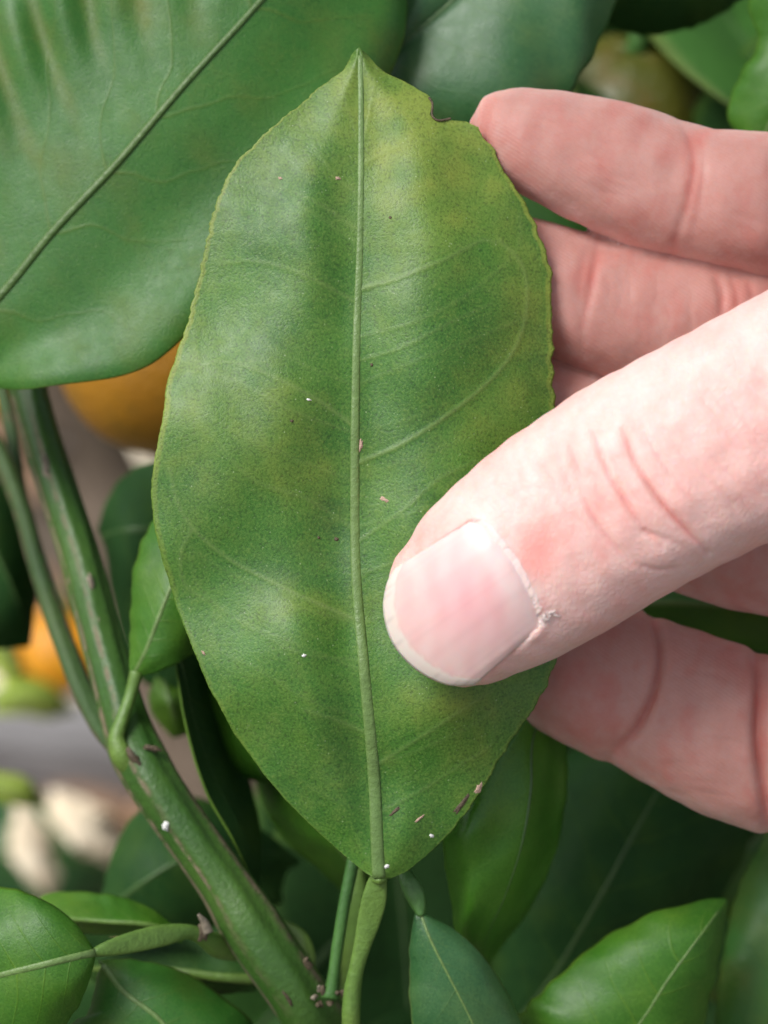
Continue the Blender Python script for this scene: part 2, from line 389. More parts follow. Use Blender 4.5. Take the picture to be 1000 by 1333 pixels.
Vz = np.where(cols[None, :] < 0, (X - mx[:, None]) / np.maximum(mx - ls_, 8)[:, None], (X - mx[:, None]) / np.maximum(rs_ - mx, 8)[:, None]); Vz = np.tanh(Vz * .9) / np.tanh(.9)
Z = held_z(X, Y, Vz)
VEINS = [[(466,378),(520,362),(580,337),(630,312),(646,316)], [(462,604),(520,580),(590,535),(645,488),(672,450),(686,400),(680,345),(650,312)],
         [(458,552),(405,515),(335,482),(282,470),(250,486)], [(462,806),(385,772),(305,732),(255,692),(232,655),(222,612)],
         [(478,955),(440,938),(398,925)], [(484,1000),(560,952),(640,900)], [(466,705),(520,668),(575,622),(620,600)], [(467,470),(525,452),(590,418),(640,395)],
         [(468,300),(410,262),(350,240),(310,235)], [(468,395),(400,360),(330,340),(285,345)], [(470,215),(520,190),(575,180)], [(463,690),(400,650),(330,625),(270,560)],
         [(250,690),(236,720),(240,760),(268,782)], [(470,860),(390,850),(320,815)]]
VW = [.85, 1, .8, .95, .6, .6, .55, .45, .45, .5, .4, .45, .6, .4]
for k_, y0 in enumerate(range(130, 1080, 62)):        # fainter pairs of side veins
    for sd in (-1, 1):
        xm = float(np.interp(y0, Mx[:, 1], Mx[:, 0])); ye = y0 - 105 + 14 * math.sin(k_ * 2.1 + sd); yq = max(ye, 75)
        xe = float(np.interp(yq, Lx[:, 1], Lx[:, 0]) if sd < 0 else np.interp(yq, Rx[:, 1], Rx[:, 0])); xe = xm + (xe - xm) * .86
        VEINS.append([(xm, y0), (xm + (xe - xm) * .4, y0 - 30 - 6 * math.sin(k_ * 3.3 + sd)), (xm + (xe - xm) * .75, y0 - 66), (xe, yq), (xe + (xe - xm) * .02, yq - 45)]); VW.append(.22 + .12 * math.sin(k_ * 5 + sd * 2))
def vdist(x, y, pts, n=40):
    s_ = spl(np.array(pts, float), n); dm = np.full(len(x), 1e9); tt = np.zeros(len(x))
    for i in range(n - 1):
        a, b = s_[i, :2], s_[i+1, :2]; ab = b - a; q = np.clip(((x - a[0]) * ab[0] + (y - a[1]) * ab[1]) / (ab @ ab + 1e-9), 0, 1)
        dd = np.hypot(x - a[0] - q * ab[0], y - a[1] - q * ab[1]); u = dd < dm; dm[u] = dd[u]; tt[u] = ((i + q) / (n - 1))[u]
    return dm, tt
VA = np.zeros(X.size)
for vp, wt in zip(VEINS, VW):
    dm, tv = vdist(X.ravel(), Y.ravel(), vp); VA = np.maximum(VA, 1.3 * wt * (1 - .45 * tv) * np.exp(-(dm / 2.5) ** 2))
Z = Z + .10 * VA.reshape(Z.shape)
gs = lambda x0, y0, sx, sy, a: a * np.exp(-((X - x0) / sx) ** 2 - ((Y - y0) / sy) ** 2)
yel = (gs(590, 200, 90, 110, .9) + gs(520, 120, 80, 60, .75) + gs(380, 190, 110, 90, .35) + gs(560, 915, 55, 28, .7) + gs(640, 880, 60, 60, .25)
       + gs(250, 520, 60, 120, .35) + gs(400, 790, 90, 26, .45) + gs(390, 620, 60, 35, .4) + gs(360, 540, 60, 60, .35) + gs(690, 420, 40, 150, .45) + gs(640, 560, 80, 60, .3)
       + gs(500, 230, 40, 160, .3) + gs(620, 1000, 60, 60, .2) + gs(430, 990, 50, 60, .15))
yel = yel * (.8 + .35 * snoise(X, Y, 51, 90)) + .03 + .08 * snoise(X, Y, 52, 160) + .06 * snoise(X, Y, 57, 45)
yel = np.clip(yel, 0, 1) + .95 * np.clip((np.abs(Vc) - .966) / .012, 0, 1) * np.clip((900 - Y) / 500, .25, 1)
deep = gs(435, 690, 40, 60, .55) + gs(330, 300, 90, 70, .35) + gs(400, 250, 60, 90, .25) + gs(540, 540, 60, 60, .35) + gs(350, 750, 80, 30, .35) + gs(705, 500, 22, 90, .5) + gs(600, 400, 70, 70, .25) + gs(420, 1000, 70, 80, .25) + gs(560, 640, 60, 50, .3) + gs(300, 640, 40, 60, .2)
deep = np.clip(deep * (.85 + .4 * snoise(X, Y, 91, 60)) + .10 * snoise(X, Y, 92, 110), 0, .75)
held = obj('leaf', P(X.ravel(), Y.ravel(), Z.ravel()), [f[::-1] for f in grid_faces(len(yy), len(cols))], M['held'], tree, {'yel': np.clip(yel, 0, 1).ravel(), 'vein': VA, 'deep': deep.ravel()},
           label='large matt green leaf pinched between thumb and fingers, with a torn notch near its tip')
md = held.modifiers.new('thickness', 'SOLIDIFY'); md.thickness = .00034; md.offset = -1
HB = BVHTree.FromPolygons([Vector(v) for v in P(X.ravel(), Y.ravel(), Z.ravel())], grid_faces(len(yy), len(cols)))
def surf(bvh, x, y):
    p = P(x, y, 0); d = Vector(p - CAMP).normalized(); h = bvh.ray_cast(Vector(CAMP), d)
    return None if h[0] is None else unP(np.array(h[0]))[2]
def on_leaf(bvh, pts, wid, hd, up, n):
    s = spl(np.array(pts, float), n); out = []
    for i, (x, y) in enumerate(s[:, :2]):
        z = surf(bvh, x, y)
        if z is None: continue
        f = i / (n - 1); out.append((x, y, z + up, wid[0] * (1 - f) + wid[1] * f, hd[0] * (1 - f) + hd[1] * f))
    return out
k = on_leaf(HB, [(493,1143),(486,1000),(474,870),(464,750),(462,600),(464,450),(469,300),(470,150),(469,72)], (8.6, 3.4), (.36, .14), .03, 60)
tube('midrib', k, M['rib'], held, n=160, m=14)
def blot(x, y, rx_, ry_, ang, mat, parent, bvh, name='scar', up=.06, seed=1, h=.1):
    r = np.random.default_rng(seed); n = 14; a = np.linspace(0, 6.283, n, endpoint=False); rr = 1 + r.uniform(-.35, .35, n)
    u = np.cos(a) * rr * rx_; v = np.sin(a) * rr * ry_; ca, sa = math.cos(ang), math.sin(ang)
    xs_ = x + u * ca - v * sa; ys_ = y + u * sa + v * ca
    zc = surf(bvh, x, y)
    if zc is None: return
    pts = [(x, y, zc + up + h)]; 
    for f in (.55, 1.0):
        for X_, Y_ in zip(x + (xs_ - x) * f, y + (ys_ - y) * f):
            z = surf(bvh, X_, Y_); z = zc if z is None else z
            pts.append((X_, Y_, z + (up + h * .8 if f < .9 else -.05)))
    pts = np.array(pts)
    F = [(0, 1 + i, 1 + (i+1) % n) for i in range(n)] + [(1 + i, 1 + n + i, 1 + n + (i+1) % n, 1 + (i+1) % n) for i in range(n)]
    obj(name, P(pts[:, 0], pts[:, 1], pts[:, 2]), F, mat, parent)
for i, (x, y, a, b, g, mm) in enumerate([(470,580,3,9,.1,'scarpale'),(461,765,2.5,9,.1,'scarpale'),(500,650,8,3,.5,'scarpale'),(514,1056,12,2.5,-.75,'scar'),(546,1066,8,1.8,-.7,'scarpale'),
        (600,1049,18,4,-.95,'scar'),(623,1026,9,4,-.9,'scarpale'),(562,1088,3,3,0,'white'),(402,520,4,1.6,.2,'white'),(396,853,3,2.5,0,'white'),(438,702,3,3,0,'scar'),(484,475,2.5,2.5,0,'scar'),
        (365,232,3,2.5,0,'scarpale'),(440,232,3.5,2.5,0,'scarpale'),(508,283,2,2,0,'scar'),(415,700,2,2,0,'scar'),(265,850,4,2,.9,'scarpale'),(380,548,2.5,2.5,0,'scar'),(503,1128,4,3,0,'white'),(270,268,5,5,0,'white')]):
    blot(x, y, a, b, g, M[mm], held, HB, seed=i)
# browned rim of the torn notch
k = []
for x, y in [(559,126),(563.5,134),(563.5,150),(571,156),(588,153.5)]: k.append((x - .6, y + .6, (surf(HB, x - 4, y + 4) or 0) - .1, 1.5, .22))
tube('torn_edge', k, M['scar'], held, n=40, m=8)
# winged petiole of the held leaf, jointed at the blade
pet = tube('petiole', [(494,1139,-4.0,10,.6),(491,1150,-4.4,13,.5),(487,1172,-5,16,.4),(480,1200,-6,15,.4),(472,1230,-7,11.5,.6),(464,1262,-8,10,.9),(459,1290,-9,11.5,1.3),(457,1333,-10,12,1.3),(462,1400,-14,11,1.2),(478,1480,-22,13,1.4)], M['petiole'], tree, n=90, m=18, label='pale green winged stalk of the held leaf')
tube('petiole_joint', [(503,1143,-3.5,4,.6),(494,1146,-3.4,6,1.1),(485,1144,-3.5,4,.6)], M['petiole'], pet, n=14, m=10)

# ------------------------------------------------------------------ other leaves in view, near to far
DEEP, FRESH, SHADE, BLUE = M['deep'], M['fresh'], M['shade'], M['blue']
# broad leaf filling the upper left corner
big = leaf([((-175,520,-22),(-172,548,-22),(-165,560,-22)), ((-165,330,-22),(-95,478,-18),(-45,508,-21)), ((-110,150,-21),(0,385,-16),(62,505,-15.6)), ((-60,40,-20),(70,300,-14.5),(205,468,-14.6)),
      ((10,-70,-19),(150,215,-13.5),(300,370,-15)), ((90,-170,-19),(240,110,-13),(430,230,-15.5)), ((190,-250,-20),(340,0,-14),(510,90,-20)), ((300,-300,-22),(430,-110,-16),(528,20,-22)),
      ((400,-300,-24),(490,-210,-20),(532,-110,-24)), ((500,-330,-26),(520,-310,-26),(535,-290,-26))], DEEP, M['bigrib'], nu=170, nv=40, bulge=.5, wav=.7, rib=7.0, seed=3, yedge=.3, label='broad dark green leaf filling the upper left corner, with a scar dent', ribd=.5, keep='big', corr=.55)
# top middle leaf behind the fingertip
leaf([((480,90,-30),(470,120,-30),(470,150,-30)), ((500,20,-29),(528,55,-28),(590,190,-30)), ((535,-40,-28),(590,0,-27),(700,165,-29)), ((580,-130,-28),(680,-95,-26),(762,85,-28)),
      ((680,-220,-29),(770,-185,-27),(800,5,-29)), ((800,-290,-31),(850,-275,-30),(840,-120,-31)), ((900,-330,-33),(905,-325,-33),(900,-310,-33))], BLUE, M['ribdark'], nu=70, nv=18, bulge=2.5, wav=.8, rib=5, seed=8, yedge=.35, label='bluish green leaf at the top, behind the index fingertip')
# dark leaf along the top right
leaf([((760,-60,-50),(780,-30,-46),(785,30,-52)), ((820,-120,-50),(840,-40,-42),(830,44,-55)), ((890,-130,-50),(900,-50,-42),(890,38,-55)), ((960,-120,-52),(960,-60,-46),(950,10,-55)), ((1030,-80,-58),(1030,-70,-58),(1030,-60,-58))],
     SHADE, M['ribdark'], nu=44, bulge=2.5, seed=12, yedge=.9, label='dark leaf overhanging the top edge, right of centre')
# leaf at the right edge
leaf([((985,-60,-34),(1040,-70,-32),(1110,-60,-34)), ((976,10,-35),(1040,0,-31),(1130,0,-35)), ((988,55,-35),(1040,60,-32),(1120,80,-36)), ((962,105,-36),(1025,115,-32),(1100,130,-36)), ((948,150,-37),(1000,165,-34),(1060,185,-38)), ((965,185,-38),(985,205,-36),(1015,225,-38)), ((985,245,-40),(987,247,-40),(990,249,-40))],
     FRESH, M['rib'], nu=54, bulge=1.5, seed=14, yedge=.8, label='light green leaf at the right edge above the hand')
leaf([((880,20,-170),(900,10,-168),(930,5,-170)), ((885,70,-170),(912,65,-166),(945,60,-170)), ((880,120,-171),(910,115,-167),(940,110,-171)), ((890,160,-173),(905,158,-171),(920,155,-173)), ((900,190,-176),(901,190,-176),(902,190,-176))],
     M['bright'], M['rib'], nu=36, seed=15, yall=.2, label='bright green blurred leaf right of the unripe orange')
# small leaf left of the held leaf, with its petiole
small = leaf([((170,874,-20),(176,876,-20),(182,879,-20)), ((170,840,-21),(190,848,-18),(222,868,-19)), ((172,780,-22),(212,790,-17),(262,832,-21)), ((180,720,-23),(235,735,-18),(290,770,-22)), ((212,665,-24),(262,680,-20),(310,700,-24)), ((270,620,-26),(285,630,-26),(305,640,-26))],
      FRESH, M['rib'], nu=50, bulge=1.8, rib=3.5, seed=17, yall=.05, label='small light green leaf peeping out left of the held leaf')
tube('petiole', [(178,874,-20,9,.9),(170,905,-20,8,.8),(158,940,-19,9,.9),(152,962,-18.5,11,1.0),(160,985,-18.5,15,1.3),(178,1006,-20,12,1.2),(195,1022,-22,6,.6)], M['petiole'], small, n=40, m=14)
# narrow folded leaf seen almost edge on
leaf([((228,842,-24),(231,842,-22),(240,842,-26)), ((231,880,-22),(240,882,-24),(272,872,-36)), ((243,950,-21),(256,952,-25),(300,930,-40)), ((268,1030,-20),(284,1025,-25),(322,1010,-42)), ((304,1095,-20),(318,1090,-24),(338,1080,-40)), ((325,1140,-22),(330,1138,-24),(338,1135,-32)), ((333,1165,-26),(334,1166,-26),(335,1167,-26))],
     SHADE, M['ribdark'], nu=60, bulge=.5, seed=21, yedge=1.0, rib=2.0, label='narrow folded dark leaf with a bright yellow green edge', wob=.5)
leaf([((255,790,-34),(268,780,-32),(300,770,-34)), ((262,860,-34),(300,850,-30),(370,840,-34)), ((275,920,-34),(325,920,-30),(390,900,-35)), ((290,975,-35),(335,985,-32),(390,960,-36)), ((318,1010,-37),(345,1014,-35),(375,990,-38)), ((350,1020,-39),(352,1021,-39),(354,1021,-39))],
     FRESH, M['rib'], nu=40, seed=23, yall=-.05, label='shaded leaf tip behind the left margin of the held leaf')
leaf([((330,1000,-44),(350,985,-42),(420,960,-44)), ((345,1050,-44),(385,1040,-38),(470,1010,-44)), ((375,1098,-44),(430,1090,-38),(520,1060,-46)), ((415,1130,-45),(458,1128,-41),(540,1100,-48)), ((450,1162,-47),(470,1160,-46),(500,1150,-48)), ((478,1180,-50),(479,1181,-50),(481,1181,-50))],
     FRESH, M['rib'], nu=44, bulge=2, seed=25, yedge=.7, label='light green leaf edge behind the base of the held leaf')
# lower left leaf with winged petiole joined to the branch
ll = leaf([((119,1232,-6),(124,1240,-5.5),(122,1252,-6)), ((95,1200,-6),(100,1245,-4),(112,1285,-6)), ((55,1172,-7),(60,1255,-3),(90,1325,-7)), ((5,1156,-9),(10,1267,-4),(45,1375,-9)), ((-70,1160,-12),(-60,1285,-7),(-30,1400,-12)), ((-150,1210,-16),(-140,1300,-13),(-120,1380,-16)), ((-210,1308,-20),(-211,1310,-20),(-210,1312,-20))],
      FRESH, M['rib'], nu=60, nv=16, bulge=1.8, rib=5.5, seed=29, yedge=.6, label='glossy leaf in the lower left corner joined to a flat winged stalk', keep='ll')
tube('petiole', [(123,1240,-6,6,.8),(140,1235,-6.5,10,.5),(175,1226,-8.5,14,.4),(215,1217,-11,14,.4),(245,1213,-13.5,10,.7),(262,1219,-15.5,11,1.2),(285,1232,-18.5,16,1.6),(310,1245,-21,8,1)], M['petiole'], ll, n=50, m=14)
leaf([((128,1252,-16),(134,1256,-15),(128,1268,-16)), ((170,1250,-17),(160,1290,-13),(118,1315,-16)), ((235,1264,-18),(210,1330,-12),(92,1340,-18)), ((290,1300,-19),(250,1390,-13),(110,1400,-20)), ((335,1345,-21),(290,1450,-16),(160,1460,-22)), ((345,1440,-24),(320,1500,-21),(250,1510,-24)), ((345,1545,-27),(346,1547,-27),(344,1547,-27))],
     DEEP, M['rib'], nu=60, nv=16, bulge=2.0, seed=31, yedge=.7, label='blue green leaf at the bottom left, overlapped by the corner leaf')
leaf([((232,1212,-24),(236,1218,-24),(238,1226,-24)), ((190,1180,-26),(195,1204,-21),(210,1222,-24)), ((130,1164,-28),(140,1200,-21),(150,1216,-24)), ((60,1165,-32),(80,1195,-25),(90,1212,-28)), ((30,1185,-34),(32,1187,-34),(34,1190,-34))],
     FRESH, M['petiole'], nu=40, bulge=.8, seed=33, yedge=.6, yall=.15, label='yellow green folded leaf behind the lower left stalk')
leaf([((330,1262,-28),(333,1275,-27),(334,1290,-28)), ((280,1225,-30),(285,1272,-26),(300,1292,-29)), ((205,1218,-32),(210,1262,-27),(220,1300,-31)), ((140,1240,-35),(145,1260,-33),(150,1290,-35)), ((100,1262,-38),(101,1263,-38),(102,1264,-38))],
     SHADE, M['petiole'], nu=40, bulge=1, rib=7, seed=35, yall=.15, label='shaded leaf with a pale midrib under the branch')
# leaf right of the base: curled, glossy
leaf([((690,930,-14),(705,925,-18),(730,930,-26)), ((640,975,-13),(692,965,-15),(738,990,-26)), ((592,1040,-13),(690,1030,-13),(735,1045,-26)), ((578,1100,-14),(678,1100,-13),(722,1110,-26)), ((588,1170,-16),(655,1170,-15),(692,1178,-26)), ((598,1225,-20),(632,1222,-19),(655,1228,-26)), ((622,1262,-25),(625,1263,-25),(630,1263,-25))],
     M['bright'], M['ribdark'], nu=64, nv=18, bulge=3.0, wav=1.8, rib=3.5, seed=37, yall=-.02, yedge=.5, label='curled glossy green leaf hanging below the fingers, right of the held leaf')
# small leaf at the bottom middle
bm_ = leaf([((541,1190,-9),(548,1190,-9),(555,1192,-9)), ((535,1225,-10),(560,1222,-8),(592,1212,-10)), ((534,1270,-11),(584,1270,-8),(632,1250,-11)), ((537,1330,-12),(612,1325,-9),(668,1310,-13)), ((560,1400,-15),(640,1390,-11),(690,1370,-16)), ((610,1460,-19),(665,1450,-16),(700,1430,-19)), ((688,1520,-24),(690,1521,-24),(692,1521,-24))],
     BLUE, M['rib'], nu=56, nv=16, bulge=1.4, rib=2.0, seed=41, yedge=1.0, yall=.03, label='small leaf with a dusty base at the bottom middle', keep='bm')
tube('petiole', [(548,1192,-9,5,.7),(545,1178,-9,10,.6),(538,1160,-9,13,.6),(528,1140,-9.5,10,.6),(518,1120,-11,7,.6),(505,1090,-14,6,.6)], M['petdark'], bm_, n=40, m=14)
for i, (x, y) in enumerate([(548,1200),(552,1206),(545,1212),(556,1203),(541,1226),(540,1240),(566,1222),(572,1240),(575,1228),(537,1252),(548,1218),(560,1212),(568,1232)]):
    blot(x, y, 2.5 + (i % 3), 1.6 + (i % 2), i * .7, M['white'], bm_, BV['bm'], name='dust', seed=i + 50, up=.0, h=.04)
blot(578, 1255, 5, 4, .5, M['scarpale'], bm_, BV['bm'], seed=70, up=.0, h=.04)
for i, (x, y, a_, b_) in enumerate([(4,1248,5,3),(88,1229,6,3),(60,1200,2,2),(40,1300,2,3),(30,1220,2,2)]):
    blot(x, y, a_, b_, .3, M['scar'], ll, BV['ll'], seed=i + 80, up=.0, h=.03)
# lower right leaf with pointed tip
leaf([((640,1420,-26),(650,1440,-26),(670,1460,-26)), ((660,1345,-24),(745,1420,-20),(850,1460,-25)), ((712,1285,-22),(830,1335,-17),(895,1400,-24)), ((775,1230,-21),(870,1275,-16),(918,1320,-22)), ((850,1190,-21),(910,1220,-17),(935,1245,-21)), ((915,1174,-22),(932,1190,-20),(942,1200,-22)), ((944,1170,-23),(946,1171,-23),(947,1173,-23))],
     FRESH, M['rib'], nu=64, nv=18, bulge=2.0, rib=3, seed=43, yedge=.7, ymid=.1, label='pointed light green leaf at the bottom, right of centre')
leaf([((935,1420,-38),(1010,1430,-36),(1120,1420,-40)), ((932,1330,-38),(1010,1330,-34),(1130,1320,-40)), ((942,1240,-38),(1020,1230,-34),(1110,1220,-40)), ((965,1150,-40),(1025,1140,-36),(1080,1140,-41)), ((1000,1085,-43),(1025,1080,-42),(1050,1080,-43)), ((1030,1030,-46),(1031,1030,-46),(1032,1030,-46))],
     DEEP, M['ribdark'], nu=50, nv=16, seed=47, yedge=.3, yall=.12, label='mottled green leaf in the lower right corner')
# big shaded leaf behind the lower fingers
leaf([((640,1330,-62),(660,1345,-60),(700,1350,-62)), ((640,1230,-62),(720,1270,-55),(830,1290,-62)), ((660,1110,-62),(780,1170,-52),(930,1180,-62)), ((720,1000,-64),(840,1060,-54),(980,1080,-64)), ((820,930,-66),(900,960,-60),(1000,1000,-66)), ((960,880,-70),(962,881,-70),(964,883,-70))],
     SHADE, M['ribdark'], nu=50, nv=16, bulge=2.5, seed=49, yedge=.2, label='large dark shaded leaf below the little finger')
leaf([((870,1180,-72),(880,1190,-71),(890,1200,-72)), ((880,1110,-72),(935,1140,-68),(960,1190,-72)), ((920,1070,-74),(985,1090,-69),(1020,1150,-74)), ((1010,1040,-76),(1050,1050,-73),(1080,1090,-76)), ((1110,1020,-80),(1111,1021,-80),(1112,1022,-80))],
     FRESH, M['rib'], nu=40, seed=51, label='dim green leaf just under the lowest finger')
# leaves seen through the gap of the hand
leaf([((820,770,-48),(825,785,-47),(830,800,-48)), ((880,745,-50),(885,785,-45),(890,815,-48)), ((950,750,-52),(955,790,-46),(960,840,-50)), ((1040,760,-54),(1045,800,-50),(1050,850,-54)), ((1110,800,-58),(1111,801,-58),(1112,802,-58))],
     FRESH, M['rib'], nu=40, seed=53, rib=4, label='green leaf seen through the gap between ring and little finger')
# dark leaf behind the branch, blurred
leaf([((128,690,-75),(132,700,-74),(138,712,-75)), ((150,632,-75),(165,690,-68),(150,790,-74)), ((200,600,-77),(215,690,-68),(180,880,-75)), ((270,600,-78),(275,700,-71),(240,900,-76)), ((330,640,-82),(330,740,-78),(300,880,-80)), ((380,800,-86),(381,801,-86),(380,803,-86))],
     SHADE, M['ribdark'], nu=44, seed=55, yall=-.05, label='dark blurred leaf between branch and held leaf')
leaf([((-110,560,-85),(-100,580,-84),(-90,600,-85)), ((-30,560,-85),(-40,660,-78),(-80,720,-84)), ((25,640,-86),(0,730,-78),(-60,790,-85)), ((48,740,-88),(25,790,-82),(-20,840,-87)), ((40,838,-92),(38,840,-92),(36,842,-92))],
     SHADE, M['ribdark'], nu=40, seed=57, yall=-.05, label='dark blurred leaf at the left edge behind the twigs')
leaf([((-110,1130,-370),(-105,1140,-368),(-100,1150,-370)), ((-40,1040,-370),(-45,1110,-362),(-60,1180,-369)), ((20,1035,-371),(20,1110,-361),(10,1190,-370)), ((90,1050,-372),(85,1115,-363),(80,1190,-371)), ((140,1100,-374),(140,1130,-370),(135,1175,-374)), ((180,1165,-378),(180,1166,-378),(179,1167,-378))],
     BLUE, M['rib'], nu=40, seed=59, label='blurred bluish leaf with two bright patches, lower left')
leaf([((-30,1005,-190),(-30,1015,-189),(-30,1030,-190)), ((10,1008,-190),(10,1025,-186),(10,1045,-189)), ((40,1018,-191),(40,1035,-187),(38,1050,-190)), ((60,1045,-193),(60,1046,-193),(60,1047,-193))],
     M['lime'], M['rib'], nu=30, seed=62, label='small lime leaf just under the grey board')
leaf([((-30,820,-300),(-30,830,-299),(-30,850,-300)), ((0,822,-300),(5,850,-294),(0,880,-299)), ((25,850,-302),(25,880,-296),(15,905,-301)), ((40,900,-306),(40,901,-306),(39,902,-306))],
     M['lime'], M['rib'], nu=30, seed=64, label='blurred leaf painted sunlit lime green at the left edge beside the small orange')
leaf([((-10,900,-300),(-10,910,-299),(-10,930,-300)), ((30,880,-300),(30,905,-294),(30,930,-299)), ((70,895,-302),(70,915,-296),(65,935,-301)), ((100,925,-306),(100,926,-306),(99,927,-306))],
     M['lime'], M['rib'], nu=30, seed=65, label='blurred leaf painted sunlit lime green below the small orange')
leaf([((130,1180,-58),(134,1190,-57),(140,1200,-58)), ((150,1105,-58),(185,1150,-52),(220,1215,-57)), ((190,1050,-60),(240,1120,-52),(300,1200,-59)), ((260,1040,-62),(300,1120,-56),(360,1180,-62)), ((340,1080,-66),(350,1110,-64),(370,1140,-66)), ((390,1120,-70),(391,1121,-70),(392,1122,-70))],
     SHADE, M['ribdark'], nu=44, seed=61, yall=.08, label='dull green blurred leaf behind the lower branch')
leaf([((205,880,-60),(210,886,-60),(216,892,-60)), ((195,905,-60),(220,912,-57),(245,905,-60)), ((200,930,-62),(228,935,-59),(255,930,-62)), ((225,960,-64),(235,958,-64),(245,955,-64))],
     FRESH, M['rib'], nu=24, seed=63, yall=.3, label='yellow green leaf bit behind the narrow folded leaf')

# ------------------------------------------------------------------ branches, twigs and stalks
def ridged(u, th): return .085 * np.cos(3 * th + 1.2 + 2.2 * u) + .03 * np.sin(8 * th + 10 * u) + .02 * np.sin(37 * u + th) + .012 * np.sin(90 * u + 5 * th)
def branch(name, pts, mat, n=120, m=28, label=None, ridge=ridged, lines=((.35, .12), (3.3, .12)), parent=None):
    V, F, U, T = tube_geo(pts, n, m, ridge=ridge)
    ck = 0
    for a, wd in lines:
        dd = np.abs((T - a - .25 * np.sin(9 * U) + np.pi) % (2*np.pi) - np.pi); ck = ck + np.exp(-(dd / wd) ** 2)
    return obj(name, V, F, mat, parent or tree, {'along': U, 'ang': T, 'cork': np.clip(ck * 1.1, 0, 1)}, label=label)
br = branch('branch', [(20,430,-48,25,2.6),(38,510,-44,24,2.5),(66,610,-40,25,2.6),(104,725,-35,26,2.7),(136,845,-29,27,2.8),(163,940,-24,31,3.2),(180,985,-21,35,3.5),(224,1055,-19,33,3.3),(290,1150,-18,34,3.4),(324,1205,-17.5,39,3.8),(382,1288,-18,38,3.8),(425,1350,-22,42,4.2),(560,1500,-45,48,5),(900,1900,-140,62,7)],
            M['stem'], n=220, m=36, label='green ridged branch with corky scars running down to the right', lines=((.1, .2), (3.05, .16), (1.2, .07)))
branch('twig', [(-40,520,-66,12,1.3),(4,600,-60,12,1.3),(30,668,-56,12,1.4),(54,752,-50,13,1.4),(87,850,-42,14,1.5),(124,935,-33,14,1.6),(152,972,-27,14,1.6),(184,1010,-22,10,1.4)], M['twig'], n=90, label='thin green twig left of the branch', lines=((.2, .3), (3.0, .3)))
branch('twig', [(0,500,-72,8,.9),(14,560,-68,9,.9),(26,640,-64,9,.9),(44,720,-56,10,1)], M['twig'], n=40, label='thin shaded twig at the left edge', lines=((3, .2),))
# leaf scar, bud and thorn bits at the node
for i, (x, y, a, b, g, z, mm) in enumerate([(176,988,17,5,.9,-16.6,'scar'),(198,974,13,4,.2,-17,'scar'),(265,1212,9,14,.3,-14,'scar'),(216,1075,5,7,.2,-15.4,'white'),(345,1255,4,26,-.55,-13.6,'cork'),(372,1296,3,20,-.55,-14,'scar'),
     (62,615,6,24,-.3,-37.2,'cork'),(85,672,5,22,-.35,-35,'cork'),(128,815,6,16,-.3,-28,'cork'),(118,760,4,14,-.3,-30,'cork')]):
    ca, sa = math.cos(g), math.sin(g); r = np.random.default_rng(i); pts = []
    n = 16; rr = 1 + r.uniform(-.3, .3, n)
    for f, zz in ((.02, .10), (.6, .06), (1.0, -.4)):
        for k in range(n):
            t_ = 6.283 * k / n; u, v = math.cos(t_) * a * f * rr[k], math.sin(t_) * b * f * rr[k]
            pts.append((x + u*ca - v*sa, y + u*sa + v*ca, z + zz + r.uniform(-.12, .12)))
    pts = np.array(pts)
    obj('scar', P(pts[:, 0], pts[:, 1], pts[:, 2]), grid_faces(3, n, True) + [tuple(range(n))], M[mm], br)
tube('thorn', [(272,1215,-14,7,.7),(266,1200,-13,5,.5),(258,1190,-12,2,.2)], M['cork'], br, n=14, m=8)
st = tube('stalk', [(430,1300,-14,13,1.3),(433,1280,-13.5,8.5,.9),(440,1230,-13,8,.85),(448,1180,-12.5,8,.85),(458,1130,-12,8.5,.9),(466,1090,-12,9,.9)], M['petdark'], tree, n=60, m=14, label='straight thin green stalk rising beside the held leaf base')
for i, (x, y, dx, dy) in enumerate([(418,1290,-6,-9),(424,1296,-3,-12),(436,1298,5,-10),(443,1294,9,-6),(412,1300,-8,-3),(430,1303,0,10),(405,1260,-10,-18),(420,1306,-10,6)]):
    tube('bud_scale', [(x, y, -13.8, 5.5, .6), (x + dx * .5 + 2 * math.sin(i * 5), y + dy * .5, -13.2, 4.2, .5), (x + dx * (.8 + .4 * math.sin(i * 7)), y + dy * .9 + 3 * math.cos(i * 3), -12.9, 1.6, .25)], M['scar'] if i % 4 else M['cork'], st, n=10, m=7)
tube('stalk', [(448,1320,-30,9,.9),(452,1270,-30,8,.8),(456,1215,-29,14,.6),(462,1170,-28,15,.6),(466,1130,-28,9,.7)], M['petiole'], tree, n=40, m=14, label='pale winged stalk just behind the held leaf stalk')
tube('stalk', [(310,1190,-30,7,.8),(355,1200,-29,7,.8),(390,1218,-27,9,.9),(402,1245,-23,9,.9),(400,1275,-20,7,.7)], M['petiole'], tree, n=30, m=12, label='pale green stalk behind the branch, near its lower end')
blot(152, 409, 14, 4, .05, M['scar'], big, BV['big'], seed=5, up=.02, h=.05)
blot(330, 282, 4, 3, .05, M['scarpale'], big, BV['big'], seed=6, up=.02, h=.05)

